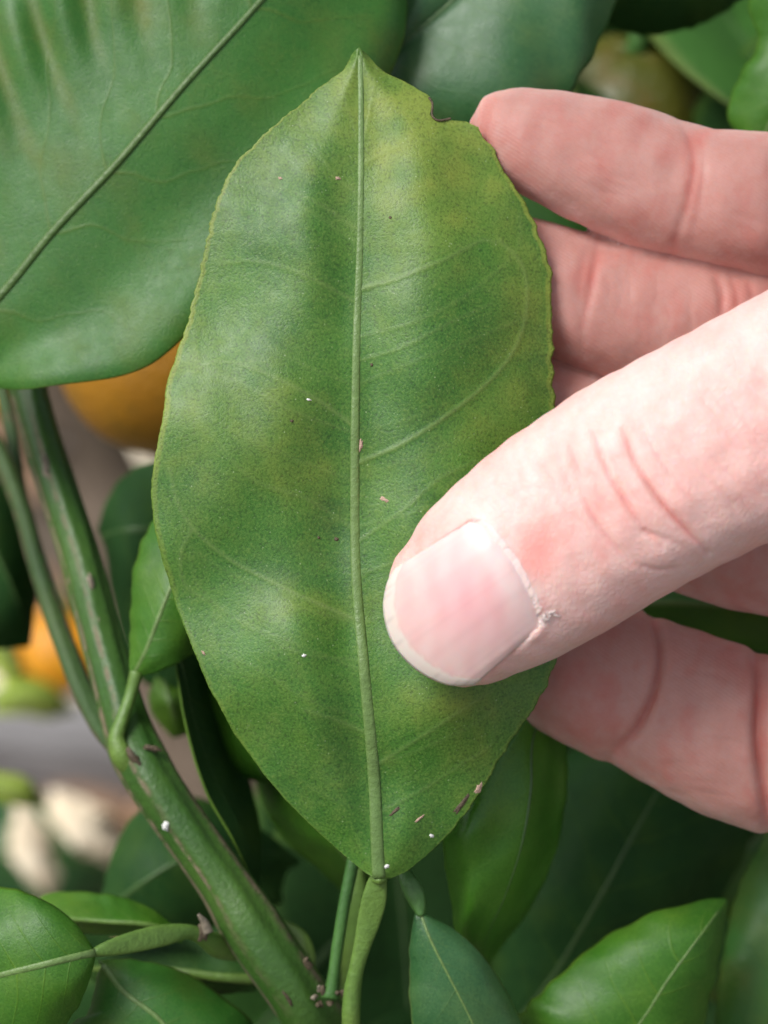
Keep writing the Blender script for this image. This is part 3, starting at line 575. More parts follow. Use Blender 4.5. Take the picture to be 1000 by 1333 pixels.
# trunk and main limb, mostly hidden
tw = np.array(TREE_BASE)
def wtube(name, pts, mat, parent, n=40, m=16, label=None):
    p = np.array(pts, float); s = spl(p[:, [0, 2, 1, 3]], n)[:, [0, 2, 1, 3]]
    V = []; up = np.array([0, 0, 1.0])
    for i in range(n):
        t_ = s[min(i+1, n-1), :3] - s[max(i-1, 0), :3]; t_ /= np.linalg.norm(t_); a = np.cross(t_, [.3, .9, .1]); a /= np.linalg.norm(a); b = np.cross(t_, a)
        for k in range(m):
            th = 6.283 * k / m; r = s[i, 3] * (1 + .06 * math.sin(3 * th + i * .3) + .04 * math.sin(7 * th - i * .5)); V.append(s[i, :3] + (a * math.cos(th) + b * math.sin(th)) * r)
    F = grid_faces(n, m, True) + [tuple(range(m))[::-1], tuple(range((n-1)*m, n*m))]
    return obj(name, V, F, mat, parent, {'cork': np.zeros(n*m)}, label=label)
bend = P(900, 1900, -140)
wtube('trunk', [(*tw, .055), (tw[0]+.01, tw[1], .25, .045), (tw[0]-.01, tw[1]+.02, .6, .038), (tw[0], tw[1]+.05, 1.0, .028), (tw[0]+.05, tw[1]+.08, 1.4, .018), (tw[0]+.03, tw[1]+.1, 1.7, .008)], M['bark'], tree, label='grey brown trunk')
wtube('limb', [(tw[0]-.01, tw[1]+.01, .52, .02), (*(np.array([.22, .36, .60])), .015), (*bend, .0085)], M['bark'], tree)
wtube('limb', [(tw[0]-.01, tw[1]+.03, .75, .02), (-.05, .5, .98, .014), (-.3, .42, 1.2, .009), (-.42, .4, 1.45, .004)], M['bark'], tree)
wtube('limb', [(tw[0], tw[1]+.05, 1.0, .016), (.5, .35, 1.2, .011), (.62, .25, 1.4, .005)], M['bark'], tree)
# a grey brown limb passing far behind, seen left of the held leaf
pa, pb, pc = P(60, 480, -330), P(120, 620, -330), P(190, 780, -330)
wtube('limb', [(*P(-60, 250, -330), .010), (*pa, .012), (*pb, .0125), (*pc, .014), (*P(420, 1150, -330), .015), (tw[0], tw[1], .45, .02)], M['bark'], tree, n=60, label='blurred grey brown limb left of the held leaf')

# ------------------------------------------------------------------ background leaves (copies) 
def unit_leaf(seed, wid, fold, curl):
    nu, nv = 22, 6; V = []; yl = []
    for i in range(nu):
        t_ = i / (nu - 1); h = wid * (math.sin(math.pi * t_ ** .85) ** .75 if 0 < t_ < 1 else 0)
        for j in range(-nv, nv + 1):
            q = j / nv; x = h * q
            V.append((x, t_, -curl * (t_ - .4) ** 2 + fold * abs(x) * 1.2 - .35 * abs(q) ** 3 * h * .5 + .012 * math.sin(9 * t_ + seed + 2 * q) * abs(q)))
            yl.append(.6 if abs(q) > .95 else 0.05)
    return np.array(V), grid_faces(nu, 2*nv + 1), np.array(yl)
UL = []
for i, (mt, wd, fo, cu) in enumerate([('shade', .27, .25, .25), ('deep', .30, .15, .4), ('fresh', .25, .35, .2), ('shade', .24, .5, .5), ('deep', .27, .3, .1)]):
    V, F, Yl = unit_leaf(i * 7, wd, fo, cu)
    me = bpy.data.meshes.new('leaf'); me.from_pydata(V.tolist(), [], F); me.polygons.foreach_set('use_smooth', [True] * len(F))
    a = me.attributes.new('yel', 'FLOAT', 'POINT'); a.data.foreach_set('value', Yl); me.materials.append(M[mt])
    # midrib
    n, m = 14, 6; RV = []
    for k in range(n):
        t_ = k / (n - 1); r = .012 * (1 - .7 * t_)
        for q in range(m): RV.append((r * math.cos(6.283*q/m), -.12 + 1.1 * t_, -cu * (max(-.12 + 1.1 * t_, 0) - .4) ** 2 + r * .7 * math.sin(6.283*q/m)))
    mr = bpy.data.meshes.new('midrib'); mr.from_pydata(RV, [], grid_faces(n, m, True)); mr.polygons.foreach_set('use_smooth', [True] * len(mr.polygons)); mr.materials.append(M['rib'] if mt == 'fresh' else M['ribdark'])
    UL.append((me, mr))
def put_leaf(pos, tipdir, facing, length, k):
    y = Vector(tipdir).normalized(); z = Vector(facing); z = (z - y * z.dot(y)).normalized(); x = y.cross(z)
    mt = Matrix((x, y, z)).transposed().to_4x4()
    o = bpy.data.objects.new('leaf', UL[k][0]); C.objects.link(o); o.parent = tree
    o.matrix_local = Matrix.Translation(Vector(pos) - TREE_BASE) @ mt @ Matrix.Scale(length, 4)
    md = o.modifiers.new('thickness', 'SOLIDIFY'); md.thickness = .004; md.offset = 0
    r = bpy.data.objects.new('midrib', UL[k][1]); C.objects.link(r); r.parent = o
    return o
def clear_zone(x, y):     # gaps left of the branch where ground, fruit and limb show through
    return x < 250 and 480 < y < 1175
cnt = 0
rr = random.Random(5)
while cnt < 175:
    d = -rr.uniform(75, 330); sp = 1 + cnt / 175
    x = rr.uniform(-500, 1500); y = rr.uniform(-350, 1700)
    if cnt < 90: x = rr.uniform(180, 1080); y = rr.uniform(-60, 1420); d = -rr.uniform(80, 170)
    tip = UP * rr.uniform(-1.1, .5) + RIGHT * rr.uniform(-1, 1) + TOW * rr.uniform(-.2, .6)
    L_ = rr.uniform(.065, .10); tipn = tip / np.linalg.norm(tip); p0 = P(x, y, d); p1 = p0 + tipn * L_
    a0 = unP(p0); a1 = unP(p1)
    if any(clear_zone(a0[0] * (1-f) + a1[0] * f + ox, a0[1] * (1-f) + a1[1] * f + oy) for f in (0, .33, .66, 1) for ox in (-110, 0, 70) for oy in (-60, 0, 60)): continue
    if a1[2] > -62: continue
    if d > -165 and any(690 < a0[0] * (1-f) + a1[0] * f < 950 and -20 < a0[1] * (1-f) + a1[1] * f < 230 for f in (0, .3, .6, 1)): continue
    fc = TOW * .7 + np.array([0, 0, 1]) * .7 + np.array([rr.uniform(-.8, .8), rr.uniform(-.6, .6), rr.uniform(-.3, .3)])
    put_leaf(p0, tip, fc, L_, rr.choice([0, 0, 1, 3, 4, 0])); cnt += 1
# deeper crown: one mass nobody could count
FV, FF, FY = [], [], []; rs = np.random.default_rng(3); base = 0
V0, F0, Y0 = unit_leaf(3, .27, .3, .3)
sel = None
i = 0
while i < 650:
    p = np.array([tw[0] + rs.normal(0, .45), tw[1] + .12 + rs.normal(0, .28), rs.uniform(.42, 1.75)])
    a = unP(p)
    if a[2] > -230: continue
    if a[0] < 420 and 330 < a[1] < 1330: continue
    y = rs.normal(0, 1, 3) + np.array([0, -.4, -.5]); y /= np.linalg.norm(y); z = rs.normal(0, .6, 3) + np.array([0, -.3, 1]); z -= y * z.dot(y); z /= np.linalg.norm(z); x = np.cross(y, z)
    L_ = rs.uniform(.07, .11); W = p + (V0[:, 0:1] * x + V0[:, 1:2] * y + V0[:, 2:3] * z) * L_
    FV.append(W); FF += [tuple(q + base for q in f) for f in F0]; FY.append(Y0); base += len(V0); i += 1
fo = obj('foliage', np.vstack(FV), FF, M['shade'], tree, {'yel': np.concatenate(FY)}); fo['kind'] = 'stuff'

# ------------------------------------------------------------------ fruit
def fruit(x, y, d, rpx, mat, label, squash=.93, seed=0):
    c = P(x, y, d); r = rpx * 1e-4 * (D - d * 1e-3) / D
    root = empty('orange', c, label, 'orange'); root['group'] = 'oranges on the tree'
    V = []; nu, nv = 28, 40
    for i in range(nu):
        a = math.pi * (i + .02) / (nu - 1 + .04)
        for j in range(nv):
            b = 6.283 * j / nv; k = 1 + .02 * math.sin(2 * b + seed) + .012 * math.sin(5 * b + 3 * a + seed) - .05 * math.exp(-(a / .22) ** 2)
            V.append(c + r * k * np.array([math.sin(a) * math.cos(b), math.sin(a) * math.sin(b), squash * math.cos(a)]))
    obj('peel', V, [f[::-1] for f in grid_faces(nu, nv, True)], mat, root)
    st_ = [(c[0], c[1], c[2] + r * squash * .88, .0016), (c[0] + .001, c[1], c[2] + r * squash * .98, .0022), (c[0] + .003, c[1] + .004, c[2] + r * 1.5, .0013), (c[0] + .01, c[1] + .012, c[2] + r * 2.2, .0015)]
    wtube('stem', st_, M['petdark'], root, n=14, m=8)
fruit(243, 432, -110, 176, M['orange'], 'golden orange partly hidden behind the big upper left leaf', seed=1)
fruit(84, 845, -420, 62, M['orangebright'], 'small bright orange blurred behind the thin twig, lower left', seed=2)
fruit(815, 160, -125, 118, M['unripe'], 'dull olive unripe orange above the index finger', seed=3)
fruit(-12, 515, -300, 32, M['orangebright'], 'sliver of orange at the left edge under the big leaf', seed=4)

# ------------------------------------------------------------------ litter and timber on the ground, with painted sun patches
def gpoint(x, y):
    p = P(x, y, 0); r = p - CAMP; t_ = (0.012 - CAMP[2]) / r[2]; return CAMP + r * t_
gl = []
def ground_patch(x, y, L_, ang, mat, label, k):  # pale leaf shapes that paint sun dapples on the ground
    p = gpoint(x, y); V0, F0, Y0 = unit_leaf(k, .33, .25, .5)
    ca, sa = math.cos(ang), math.sin(ang); V0 = V0 - [0, .5, 0]
    W = np.c_[V0[:, 0]*ca - V0[:, 1]*sa, V0[:, 0]*sa + V0[:, 1]*ca, V0[:, 2] + .08] * L_ + p
    o = obj('sun_patch', W, F0, mat, None, {'yel': Y0}, label=label); md = o.modifiers.new('thickness', 'SOLIDIFY'); md.thickness = .0006
    o['category'] = 'leaf'; o['group'] = 'painted sun patches'
def caught(rows, label):  # cream leaf shapes added in place of sunlit spots behind the foliage
    o = leaf(rows, M['sunpatch'], M['sunpatch'], nu=24, nv=8, bulge=.6, rib=1.5, name='sun_patch', wob=14, seed=len(label), label=label)
    p = wpos0[o.name]; o.parent = None; o.location = p; o['category'] = 'leaf'; o['group'] = 'painted sun patches'
caught([((22,1045,-341),(26,1043,-341),(32,1042,-341)), ((8,1075,-341),(30,1070,-338),(54,1068,-341)), ((14,1110,-341),(42,1105,-338),(70,1100,-341)), ((36,1145,-342),(55,1140,-339),(74,1135,-342)), ((66,1170,-344),(67,1170,-344),(68,1170,-344))], 'pale dry leaf caught in the foliage, left of the two bright blurs at lower left')
caught([((66,1030,-342),(74,1028,-342),(84,1028,-342)), ((66,1055,-342),(86,1050,-339),(108,1042,-342)), ((82,1085,-342),(112,1075,-338),(146,1060,-342)), ((108,1115,-343),(135,1105,-340),(160,1090,-343)), ((148,1125,-345),(150,1124,-345),(152,1122,-345))], 'pale dry leaf caught in the foliage, right of the two bright blurs at lower left')
ground_patch(120, 580, .12, 1.2, M['sunpatch'], 'cream leaf shape added as a sun patch below the golden orange', 13)
ground_patch(35, 900, .12, 1.7, M['sunpatch'], 'cream leaf shape added as a sun patch under the small bright orange', 18)
LV, LF = [], []
for i in range(160):
    p = gpoint(rr.uniform(-900, 900), rr.uniform(450, 1600)); V0, F0, Y0 = unit_leaf(i, .33, .25, .5); an = rr.uniform(0, 6); V0 = (V0 - [0, .5, 0]) * rr.uniform(.05, .09)
    LV.append(np.c_[V0[:, 0]*math.cos(an) - V0[:, 1]*math.sin(an), V0[:, 0]*math.sin(an) + V0[:, 1]*math.cos(an), V0[:, 2] + .006] + p); LF += [tuple(q + i * len(V0) for q in f) for f in F0]
lt = obj('leaf_litter', np.vstack(LV), LF, M['drybrown']); lt['kind'] = 'stuff'; lt['label'] = 'brown dry leaves strewn over the soil' 
# weathered edging board
pA = gpoint(-60, 985); pB = gpoint(240, 1010)
dx = (pB - pA) / np.linalg.norm(pB - pA); ay = np.cross([0, 0, 1], dx)
V = []
bm = bmesh.new(); bmesh.ops.create_cube(bm, size=1)
for v in bm.verts: q = pA + dx * (v.co.x * 2.4 + .2) + ay * v.co.y * .055; v.co = Vector((q[0], q[1], .02 + v.co.z * .07))
bmesh.ops.bevel(bm, geom=bm.edges[:], offset=.006, segments=2, affect='EDGES')
me = bpy.data.meshes.new('edging_board'); bm.to_mesh(me); me.materials.append(M['timber']); o = bpy.data.objects.new('edging_board', me); C.objects.link(o)
o['label'] = 'weathered grey board lying on the soil, blurred at the left'; o['category'] = 'board'

# ------------------------------------------------------------------ the hand
DG = {  # (x, y, depth mm, half width px, half thickness mm), tip first, then off to the right into the palm
 'thumb': [(516,823,8.2,25,2.2),(527,818,8.5,60,4.6),(550,808,9.2,90,6.8),(590,791,10.2,110,8.4),(630,765,11.2,124,9.4),(692,722,12.2,136,10.2),(760,675,13,141,10.8),(830,631,13.6,143,11.2),(900,594,14,144,11.2),(1000,546,14,150,11.5),(1120,490,12.5,155,12.5),(1260,430,9,165,13.5),(1450,380,2,190,14.5),(1680,400,-8,210,15)],
 'index': [(611,163,-9,6,.6),(616,163,-9,21,2),(625,164,-9,40,3.8),(646,168,-9,55,5.4),(688,181,-9,68,6.5),(740,198,-9.3,79,7.2),(800,218,-9.8,87,7.7),(860,240,-10,88,8),(900,250,-10,87,7.9),(950,258,-10,90,8.2),(1000,267,-11,95,8.6),(1120,290,-15,100,9),(1280,330,-22,105,9.5),(1450,390,-26,120,11)],
 'middle': [(505,318,-12,14,1.6),(515,320,-12,40,4),(540,326,-12,60,6),(600,340,-12,74,7.3),(680,365,-12.5,83,8),(740,385,-13,87,8.3),(775,396,-13,88,8.2),(850,412,-13.5,95,8.6),(940,434,-14,101,9),(1010,452,-15,105,9.2),(1150,490,-18,108,9.5),(1300,530,-24,112,10),(1460,560,-28,122,11)],
 'ring': [(570,505,-13,14,1.6),(580,508,-13,38,4),(605,518,-13,60,6),(660,540,-13,78,7.2),(730,565,-13.5,88,7.8),(800,605,-14,92,8.2),(880,668,-14.5,94,8.4),(960,694,-15,98,8.6),(1080,712,-17,102,9),(1250,722,-23,108,10),(1460,735,-27,118,11)],
 'little': [(585,788,-17,14,1.6),(595,792,-17,38,3.8),(620,805,-17,62,5.8),(680,833,-16.5,86,7.2),(750,865,-16,99,7.9),(800,888,-15.4,102,8.2),(832,900,-15,100,8),(880,922,-14.5,106,8.4),(940,948,-14,112,8.8),(990,968,-14,113,8.6),(1050,975,-14.5,118,9),(1140,965,-16,118,9.5),(1280,930,-21,118,10.5),(1440,890,-26,120,11)],
 'palm1': [(1330,360,-24,60,6),(1420,380,-25,115,10),(1600,430,-24,150,13),(1850,520,-20,160,14),(2100,590,-20,140,14),(2200,600,-20,90,10)],
 'palm2': [(1340,560,-26,60,6),(1430,560,-27,130,11),(1650,560,-24,180,13),(1900,580,-20,190,14),(2120,600,-20,160,15),(2230,605,-20,90,10)],
 'palm3': [(1330,760,-25,60,6),(1430,760,-26,130,11),(1650,730,-23,170,14),(1900,680,-20,170,14),(2120,620,-20,150,15),(2220,610,-20,90,10)],
 'web': [(1380,420,-4,60,5),(1500,440,-8,120,10),(1650,470,-12,160,12),(1800,520,-14,120,10)],
 'palm4': [(1340,880,-24,60,6),(1440,870,-25,100,10),(1650,800,-22,120,12),(1900,720,-20,120,12),(2050,670,-20,80,10)],
 'wrist': [(1950,590,-20,120,10),(2080,598,-20,190,15),(2250,605,-20,215,16),(2500,620,-24,240,19),(2900,660,-34,290,26),(3300,700,-45,320,30),(3450,715,-48,200,20)],
}
HV, HF = [], []; b0 = 0; AX = {}
for nme, pts in DG.items():
    V, F, U, T = tube_geo(pts, 70, 40, sq=2.25 if nme != 'wrist' else 2.0)
    HV.append(V); HF += [tuple(i + b0 for i in f) for f in F]; b0 += len(V); AX[nme] = spl(np.array(pts, float), 80)
me = bpy.data.meshes.new('hand_raw'); me.from_pydata(np.vstack(HV).tolist(), [], HF)
bm = bmesh.new(); bm.from_mesh(me); bmesh.ops.recalc_face_normals(bm, faces=bm.faces[:]); bm.to_mesh(me); bm.free()
ho = bpy.data.objects.new('hand_raw', me); C.objects.link(ho)
rm = ho.modifiers.new('r', 'REMESH'); rm.mode = 'VOXEL'; rm.voxel_size = .00034
sm_ = ho.modifiers.new('s', 'SMOOTH'); sm_.factor = .5; sm_.iterations = 10
dg = bpy.context.evaluated_depsgraph_get(); dg.update()
me2 = bpy.data.meshes.new_from_object(ho.evaluated_get(dg)); bpy.data.objects.remove(ho)
nvt = len(me2.vertices)
co = np.empty(nvt * 3); me2.vertices.foreach_get('co', co); co = co.reshape(-1, 3)
nr = np.empty(nvt * 3); me2.vertex_normals.foreach_get('vector', nr); nr = nr.reshape(-1, 3)
hx, hy, hd = unP(co); near = np.where(hx < 1300)[0]
# which digit does a vertex belong to
best = np.full(nvt, 1e9); who = np.full(nvt, 9); names = list(DG)
for i, nme in enumerate(names):
    if i > 4: break
    a = AX[nme]; bd = np.full(len(near), 1e9)
    for s0 in a[::2]:
        if s0[0] > 1450: continue
        dd = np.sqrt((hx[near] - s0[0])**2 + (hy[near] - s0[1])**2 + ((hd[near] - s0[2]) * 10)**2) / max(s0[3], 20); bd = np.minimum(bd, dd)
    up_ = bd < best[near]; best[near[up_]] = bd[up_]; who[near[up_]] = i
facing = nr @ TOW
def is_(n): return who == names.index(n)
def pdist(x, y, pts, n=60):
    s = spl(np.array(pts, float), n); dm = np.full(len(x), 1e9); tt = np.zeros(len(x))
    for i in range(n - 1):
        a, b = s[i, :2], s[i+1, :2]; ab = b - a; q = np.clip(((x - a[0]) * ab[0] + (y - a[1]) * ab[1]) / (ab @ ab + 1e-9), 0, 1)
        dd = np.hypot(x - a[0] - q * ab[0], y - a[1] - q * ab[1]); u = dd < dm; dm[u] = dd[u]; tt[u] = ((i + q) / (n - 1))[u]
    return dm, tt
disp = np.zeros(nvt); red = np.zeros(nvt); pale = np.zeros(nvt)
fr = np.clip(facing * 3 + .5, 0, 1)
CRE = [ # digit, path, depth mm, width px, redness
 ('thumb', [(772,560),(790,610),(815,655),(840,690),(862,712)], .55, 7, .7), ('thumb', [(812,560),(832,610),(862,655),(895,692),(922,720)], .80, 8, 1.0), ('thumb', [(835,555),(862,600),(892,640),(925,675)], .25, 6, .3),
 ('thumb', [(757,640),(772,672),(795,705),(822,735)], .42, 6, .45), ('thumb', [(740,570),(752,605),(768,640)], .18, 6, .2), ('thumb', [(862,560),(900,605),(945,650),(968,690)], .2, 7, .2), ('thumb', [(700,590),(716,625),(735,660)], .12, 5, .12),
 ('thumb', [(795,590),(812,640),(828,670)], .15, 5, .2), ('thumb', [(720,560),(730,600),(748,650)], .12, 5, .1), ('thumb', [(828,690),(862,700),(890,712)], .2, 6, .2), ('thumb', [(890,560),(930,600),(975,640)], .14, 8, .1), ('thumb', [(830,735),(858,742),(885,738)], .2, 5, .25),
 ('index', [(884,155),(900,185),(904,215),(896,260),(884,300),(874,335)], .26, 8, .55), ('index', [(902,160),(915,200),(912,250),(900,310)], .15, 8, .25), ('index', [(1000,180),(1010,250),(1004,340)], .2, 10, .3),
 ('middle', [(780,300),(775,340),(768,380),(760,420),(758,460)], .26, 8, .5), ('middle', [(768,310),(756,360),(752,430)], .15, 8, .2), ('middle', [(930,355),(940,385),(938,420)], .30, 8, .45), ('middle', [(952,360),(960,390),(958,420)], .15, 6, .2), ('middle', [(975,365),(982,395)], .15, 6, .2),
 ('little', [(846,790),(858,830),(858,870),(848,910),(828,950),(795,985)], .95, 9, 1.0), ('little', [(985,840),(990,900),(988,960),(994,1020),(1004,1095)], 1.3, 11, 1.1), ('little', [(890,825),(940,838),(985,850)], .06, 4, .1), ('little', [(880,870),(930,880),(980,894)], .06, 4, .1),
]
rw = random.Random(9)
for k in range(26):
    x0 = rw.uniform(690, 985); y0 = 560 - (x0 - 800) * .42 + rw.uniform(-30, 70); ln = rw.uniform(50, 120); cv = rw.uniform(.1, .3)
    CRE.append(('thumb', [(x0, y0), (x0 + ln * .3, y0 + ln * .45), (x0 + ln * (.6 + cv), y0 + ln * .85)], rw.uniform(.03, .08), rw.uniform(4, 7), rw.uniform(.02, .12)))
for k in range(16):
    x0 = rw.uniform(870, 985); y0 = rw.uniform(840, 1040); CRE.append(('little', [(x0 - 40, y0 - 6), (x0, y0), (x0 + 35, y0 + 8)], .05, 4, .05))
for k in range(14):
    x0 = rw.uniform(700, 985); y0 = 190 + (x0 - 700) * .2 + rw.uniform(-50, 60); CRE.append(('index', [(x0 - 30, y0 - 10), (x0, y0), (x0 + 30, y0 + 9)], .05, 4, .06))
    x0 = rw.uniform(770, 985); y0 = 390 + (x0 - 770) * .2 + rw.uniform(-50, 50); CRE.append(('middle', [(x0 - 4, y0 - 22), (x0, y0), (x0 - 3, y0 + 22)], .05, 4, .06))
for dgt, pts, dep, wd, rd in CRE:
    mk = is_(dgt) & (facing > -.3); idx = np.where(mk)[0]
    dm, tt = pdist(hx[idx], hy[idx], pts); env = np.clip(np.sin(np.clip(tt, .04, .96) * np.pi), 0, 1) ** .5
    wd_ = wd * (.55 if dgt == 'thumb' else .8)
    disp[idx] -= dep * env * np.exp(-(dm / wd_) ** 2) - .10 * dep * env * np.exp(-((dm - 2.4 * wd_) / (1.5 * wd_)) ** 2)
    red[idx] += rd * env * np.exp(-(dm / (wd_ * .8)) ** 2)
th_ = is_('thumb') & (facing > -.2)
# sunken nail bed and raised nail wall
NB = [(628,672),(665,735),(712,806)]                  # cuticle line
def nail_xy(s_, t_):
    """s 0 cuticle .. 1 free edge, t -1 upper side .. 1 lower side"""
    c0 = np.array([(604,686),(616,679),(632,685),(651,707),(670,732),(687,763),(699,790),(704,808),(694,822)], float)
    c1 = np.array([(516,740),(505,762),(501,795),(512,835),(540,868),(580,889),(618,890)], float)
    u = (np.asarray(t_) + 1) / 2
    a = spl(c0, 200); b = spl(c1, 200); i = np.clip((u * 199).round().astype(int), 0, 199)
    A = a[i, :2]; B = b[i, :2]; s_ = np.asarray(s_)[:, None]
    ctr = np.array([600, 780.]); mid = (A + B) / 2
    return A * (1 - s_) + B * s_
ring_ = np.vstack([nail_xy(np.linspace(0, 1, 30), -np.ones(30)), nail_xy(np.linspace(0, 1, 30)[::-1], np.ones(30))])
cut = nail_xy(np.zeros(40), np.linspace(-1, 1, 40)); sdU = nail_xy(np.linspace(0, .9, 30), -np.ones(30)); sdL = nail_xy(np.linspace(0, .9, 30), np.ones(30))
ti = np.where(th_)[0]
for path, a, wdt in ((cut, .16, 9), (sdU, .10, 8), (sdL, .16, 10)):
    dm, tt = pdist(hx[ti], hy[ti], path[::3], 40)
    nrm_ = np.exp(-(dm / wdt) ** 2)
    disp[ti] += a * np.exp(-((dm - 6) / 7) ** 2) - .04 * np.exp(-(dm / 4) ** 2)
    red[ti] += .14 * np.exp(-(dm / 6) ** 2)
# flattened area under the plate
inside = ((hx - 612) / 88) ** 2 + ((hy - 782) / 92) ** 2
co2 = co.copy()
# soft flesh: small irregularities
disp += .10 * snoise(hx + hd * 7, hy - hd * 5, 61, 80) + .012 * snoise(hx - hd * 9, hy + hd * 6, 62, 26)
co2 += nr * (disp * 1e-3)[:, None]
# skin colour, with the thumb's light and the fingers' shade painted in
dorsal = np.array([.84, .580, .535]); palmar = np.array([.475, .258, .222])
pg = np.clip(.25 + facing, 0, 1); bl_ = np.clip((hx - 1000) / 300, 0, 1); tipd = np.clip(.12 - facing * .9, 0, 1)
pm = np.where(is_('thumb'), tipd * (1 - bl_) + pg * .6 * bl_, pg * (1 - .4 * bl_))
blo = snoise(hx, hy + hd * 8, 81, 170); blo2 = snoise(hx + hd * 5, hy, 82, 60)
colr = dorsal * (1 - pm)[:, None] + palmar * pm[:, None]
g2 = lambda x, y, sx, sy, a: a * np.exp(-((hx - x) / sx) ** 2 - ((hy - y) / sy) ** 2)
rd2 = (.24 * np.clip(blo, -1, 1) + .16 * blo2 + .08 * snoise(hx, hy - hd * 6, 83, 24)) * np.where(is_('thumb'), .6, 1)
rd2 = rd2 + np.where(th_, g2(700, 722, 28, 36, .8) + g2(703, 790, 9, 9, .5) + g2(650, 620, 60, 40, .28) + g2(560, 690, 40, 50, .22) + g2(840, 670, 60, 50, .2), 0)
rd2 = rd2 + np.where(is_('index'), g2(640, 170, 40, 50, .4) + g2(790, 160, 70, 40, .2), 0) + np.where(is_('little'), g2(880, 960, 50, 40, .25) + g2(770, 880, 60, 60, .15), 0)
rd2 = np.clip(rd2 + np.clip(red, 0, 1.3) * .75, -.3, 1.4)
redc = np.array([1.0, .62, .60])
colr = colr * np.where(rd2[:, None] > 0, redc ** np.clip(rd2, 0, 2)[:, None], (1 + .12 * -rd2)[:, None])
dk = np.clip(red - .45, 0, 1)[:, None]; colr = colr * (1 - dk * np.array([.25, .45, .5]))
# dry white skin by the nail corner
wp = np.where(th_, g2(712, 806, 12, 9, .6) + g2(628, 674, 7, 6, .4), 0)[:, None] * (.6 + .4 * np.sign(np.sin(hx * 1.3) * np.sin(hy * 1.7)))[:, None]
colr = colr * (1 - wp) + np.array([.86, .80, .78]) * wp
hand = empty('hand', Vector(P(2300, 610, -20)), 'bare right hand pinching the held leaf, thumb in front and fingers behind', 'hand')
faces = [tuple(p.vertices) for p in me2.polygons]
tq = np.where(th_ & (facing > .35) & (hx > 505) & (hx < 705) & (hy > 670) & (hy < 885))[0]
qx, qy = hx[tq], hy[tq]
poly = np.vstack([nail_xy(np.zeros(20), np.linspace(-1, 1, 20)), nail_xy(np.linspace(0, 1, 20)[1:], np.ones(19)), nail_xy(np.ones(20), np.linspace(1, -1, 20))[1:], nail_xy(np.linspace(1, 0, 20)[1:], -np.ones(19))])
ins = np.zeros(len(tq), bool)
for i in range(len(poly)):
    (x1, y1), (x2, y2) = poly[i - 1], poly[i]
    c_ = (y1 > qy) != (y2 > qy); ins ^= c_ & (qx < (x2 - x1) * (qy - y1) / (y2 - y1 + 1e-12) + x1)
bas = lambda a, b: np.c_[np.ones_like(a), a, b, a*a, a*b, b*b]
tq = tq[ins]; ux, uy = (hx[tq] - 610) / 100, (hy[tq] - 780) / 100
z0 = ((co[tq] - CEN) @ TOW) * 1e3
cf = np.linalg.lstsq(bas(ux, uy), z0, rcond=None)[0]
def nail_z(x, y): return bas((x - 610) / 100, (y - 780) / 100) @ cf
zn = nail_z(hx[tq], hy[tq]) - .22
cz = ((co2[tq] - CEN) @ TOW) * 1e3
co2[tq] += TOW * (np.minimum(zn - cz, 0) * 1e-3)[:, None]
body = obj('skin', co2, faces, M['skin'], hand, {'skin': np.clip(colr, 0, 1), 'palm': np.where(is_('thumb'), 0, np.clip(facing, 0, 1))})
HB2 = BVHTree.FromPolygons([Vector(v) for v in co2], faces)
# thumbnail
ns, nt_ = 60, 50
ss, tt = np.meshgrid(np.linspace(-.02, 1, ns), np.linspace(-1, 1, nt_), indexing='ij'); ss = ss.ravel(); tt = tt.ravel()
XY = nail_xy(ss, tt); zz = nail_z(XY[:, 0], XY[:, 1])
zz = zz + .10 + .18 * np.clip(ss / .5, 0, 1) - np.where(tt > 0, .30, .18) * np.clip((np.abs(tt) - .82) / .18, 0, 1) ** 1.5 - .22 * np.clip((.05 - ss) / .05, 0, 1) - .5 * np.clip((ss - .9) / .1, 0, 1) ** 2
q = np.hypot(np.clip(ss, 0, 1) * 1.0, 0)
smile = .80 + .10 * (np.abs(tt) ** 2) * 0 - .02
free = np.clip((ss - (.845 + .035 * (1 - tt ** 2) + .006 * np.sin(tt * 23) + .004 * np.sin(tt * 51) - .16 * np.clip(tt, 0, 1) ** 4 * 0)) / .035, 0, 1)
pink = np.exp(-((ss - .42) / .30) ** 2 - (tt / .62) ** 2)
lun = np.clip((.20 - ss - .10 * tt ** 2) / .06, 0, 1)
nc = np.array([.82, .585, .55])[None] * (1 - pink[:, None] * np.array([.0, .20, .13])) 
nc = nc * (1 - .5 * lun[:, None]) + np.array([.80, .63, .61]) * .5 * lun[:, None]
stri = .5 + .5 * np.sin(tt * 46 + 1.5 * np.sin(tt * 9))
nc = nc * (1 - .06 * np.clip(snoise(XY[:, 0], XY[:, 1], 93, 45), -1, 1)[:, None] * np.array([.2, 1, .9])); nc = nc * (1 - .045 * (stri * (.5 + .5 * np.sin(tt * 17 + 2)))[:, None])
line = np.exp(-((free - .5) / .35) ** 2)[:, None]
fe = np.array([.80, .71, .64])[None] * (1 - .14 * (np.random.default_rng(4).random(nt_ * 3)[((tt + 1) * 1.49 * nt_).astype(int) % (nt_ * 3)] > .86) * np.clip((ss - .9) / .05, 0, 1))[:, None]
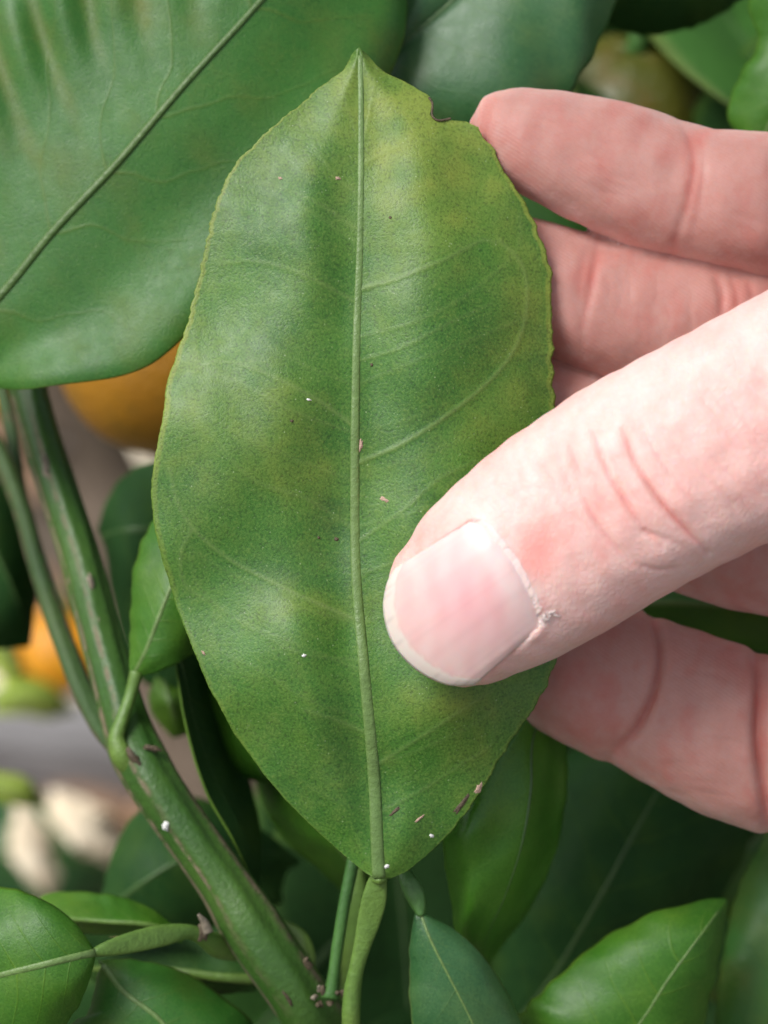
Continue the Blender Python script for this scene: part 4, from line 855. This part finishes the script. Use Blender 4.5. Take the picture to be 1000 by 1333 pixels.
nc = nc * (1 - free[:, None]) + fe * free[:, None]; nc = nc * (1 - line * np.array([.04, .16, .16]))
nl = obj('nail', P(XY[:, 0], XY[:, 1], zz), grid_faces(ns, nt_), M['nail'], hand, {'skin': nc, 'groove': stri}, label='pink thumbnail with a white free edge')
md = nl.modifiers.new('thickness', 'SOLIDIFY'); md.thickness = .0005; md.offset = 0

# ragged dry cuticle along the base of the nail
nk_ = 150; u_ = np.linspace(-1, 1, nk_); rgc = np.random.default_rng(21)
s_in = .035 + .030 * np.abs(np.convolve(rgc.normal(0, 1, nk_ + 6), np.ones(7) / 7 ** .5, 'valid')) * .6 + .02 * rgc.random(nk_); s_out = -.045 - .015 * rgc.random(nk_)
rows_ = []
for f, up in ((0, .16), (.35, .24), (.7, .22), (1, .10)):
    xy = nail_xy(s_out * (1 - f) + s_in * f, u_); z_ = nail_z(xy[:, 0], xy[:, 1]) + .10
    hz_ = np.array([surf(HB2, a, b) or -99 for a, b in xy]); z_ = np.maximum(z_, np.where(hz_ > 0, hz_, -99)) + up * .5 - (.18 if f == 0 else 0)
    rows_.append(P(xy[:, 0], xy[:, 1], z_))
cc = np.array([.86, .66, .62]) * (.92 + .10 * rgc.random(nk_ * 4))[:, None]
obj('cuticle', np.vstack(rows_), grid_faces(4, nk_), M['nail'], hand, {'skin': np.clip(cc, 0, 1), 'groove': np.zeros(nk_ * 4)}, label='pale ragged cuticle of the thumbnail')
for i in range(16):
    a = rgc.uniform(0, 6.28); x = 708 + rgc.normal(0, 6); y = 806 + rgc.normal(0, 6); L_ = rgc.uniform(5, 11)
    z1, z2 = surf(HB2, x, y), surf(HB2, x + L_ * math.cos(a), y + L_ * math.sin(a))
    if z1 is None or z2 is None or min(z1, z2) < 5: continue
    tube('skin_flake', [(x, y, z1, 1.8, .1), (x + L_ * .5 * math.cos(a), y + L_ * .5 * math.sin(a), (z1 + z2) / 2 + .22, 1.6, .09), (x + L_ * math.cos(a), y + L_ * math.sin(a), z2 + .15, .6, .05)], M['flake'], body, n=8, m=6)
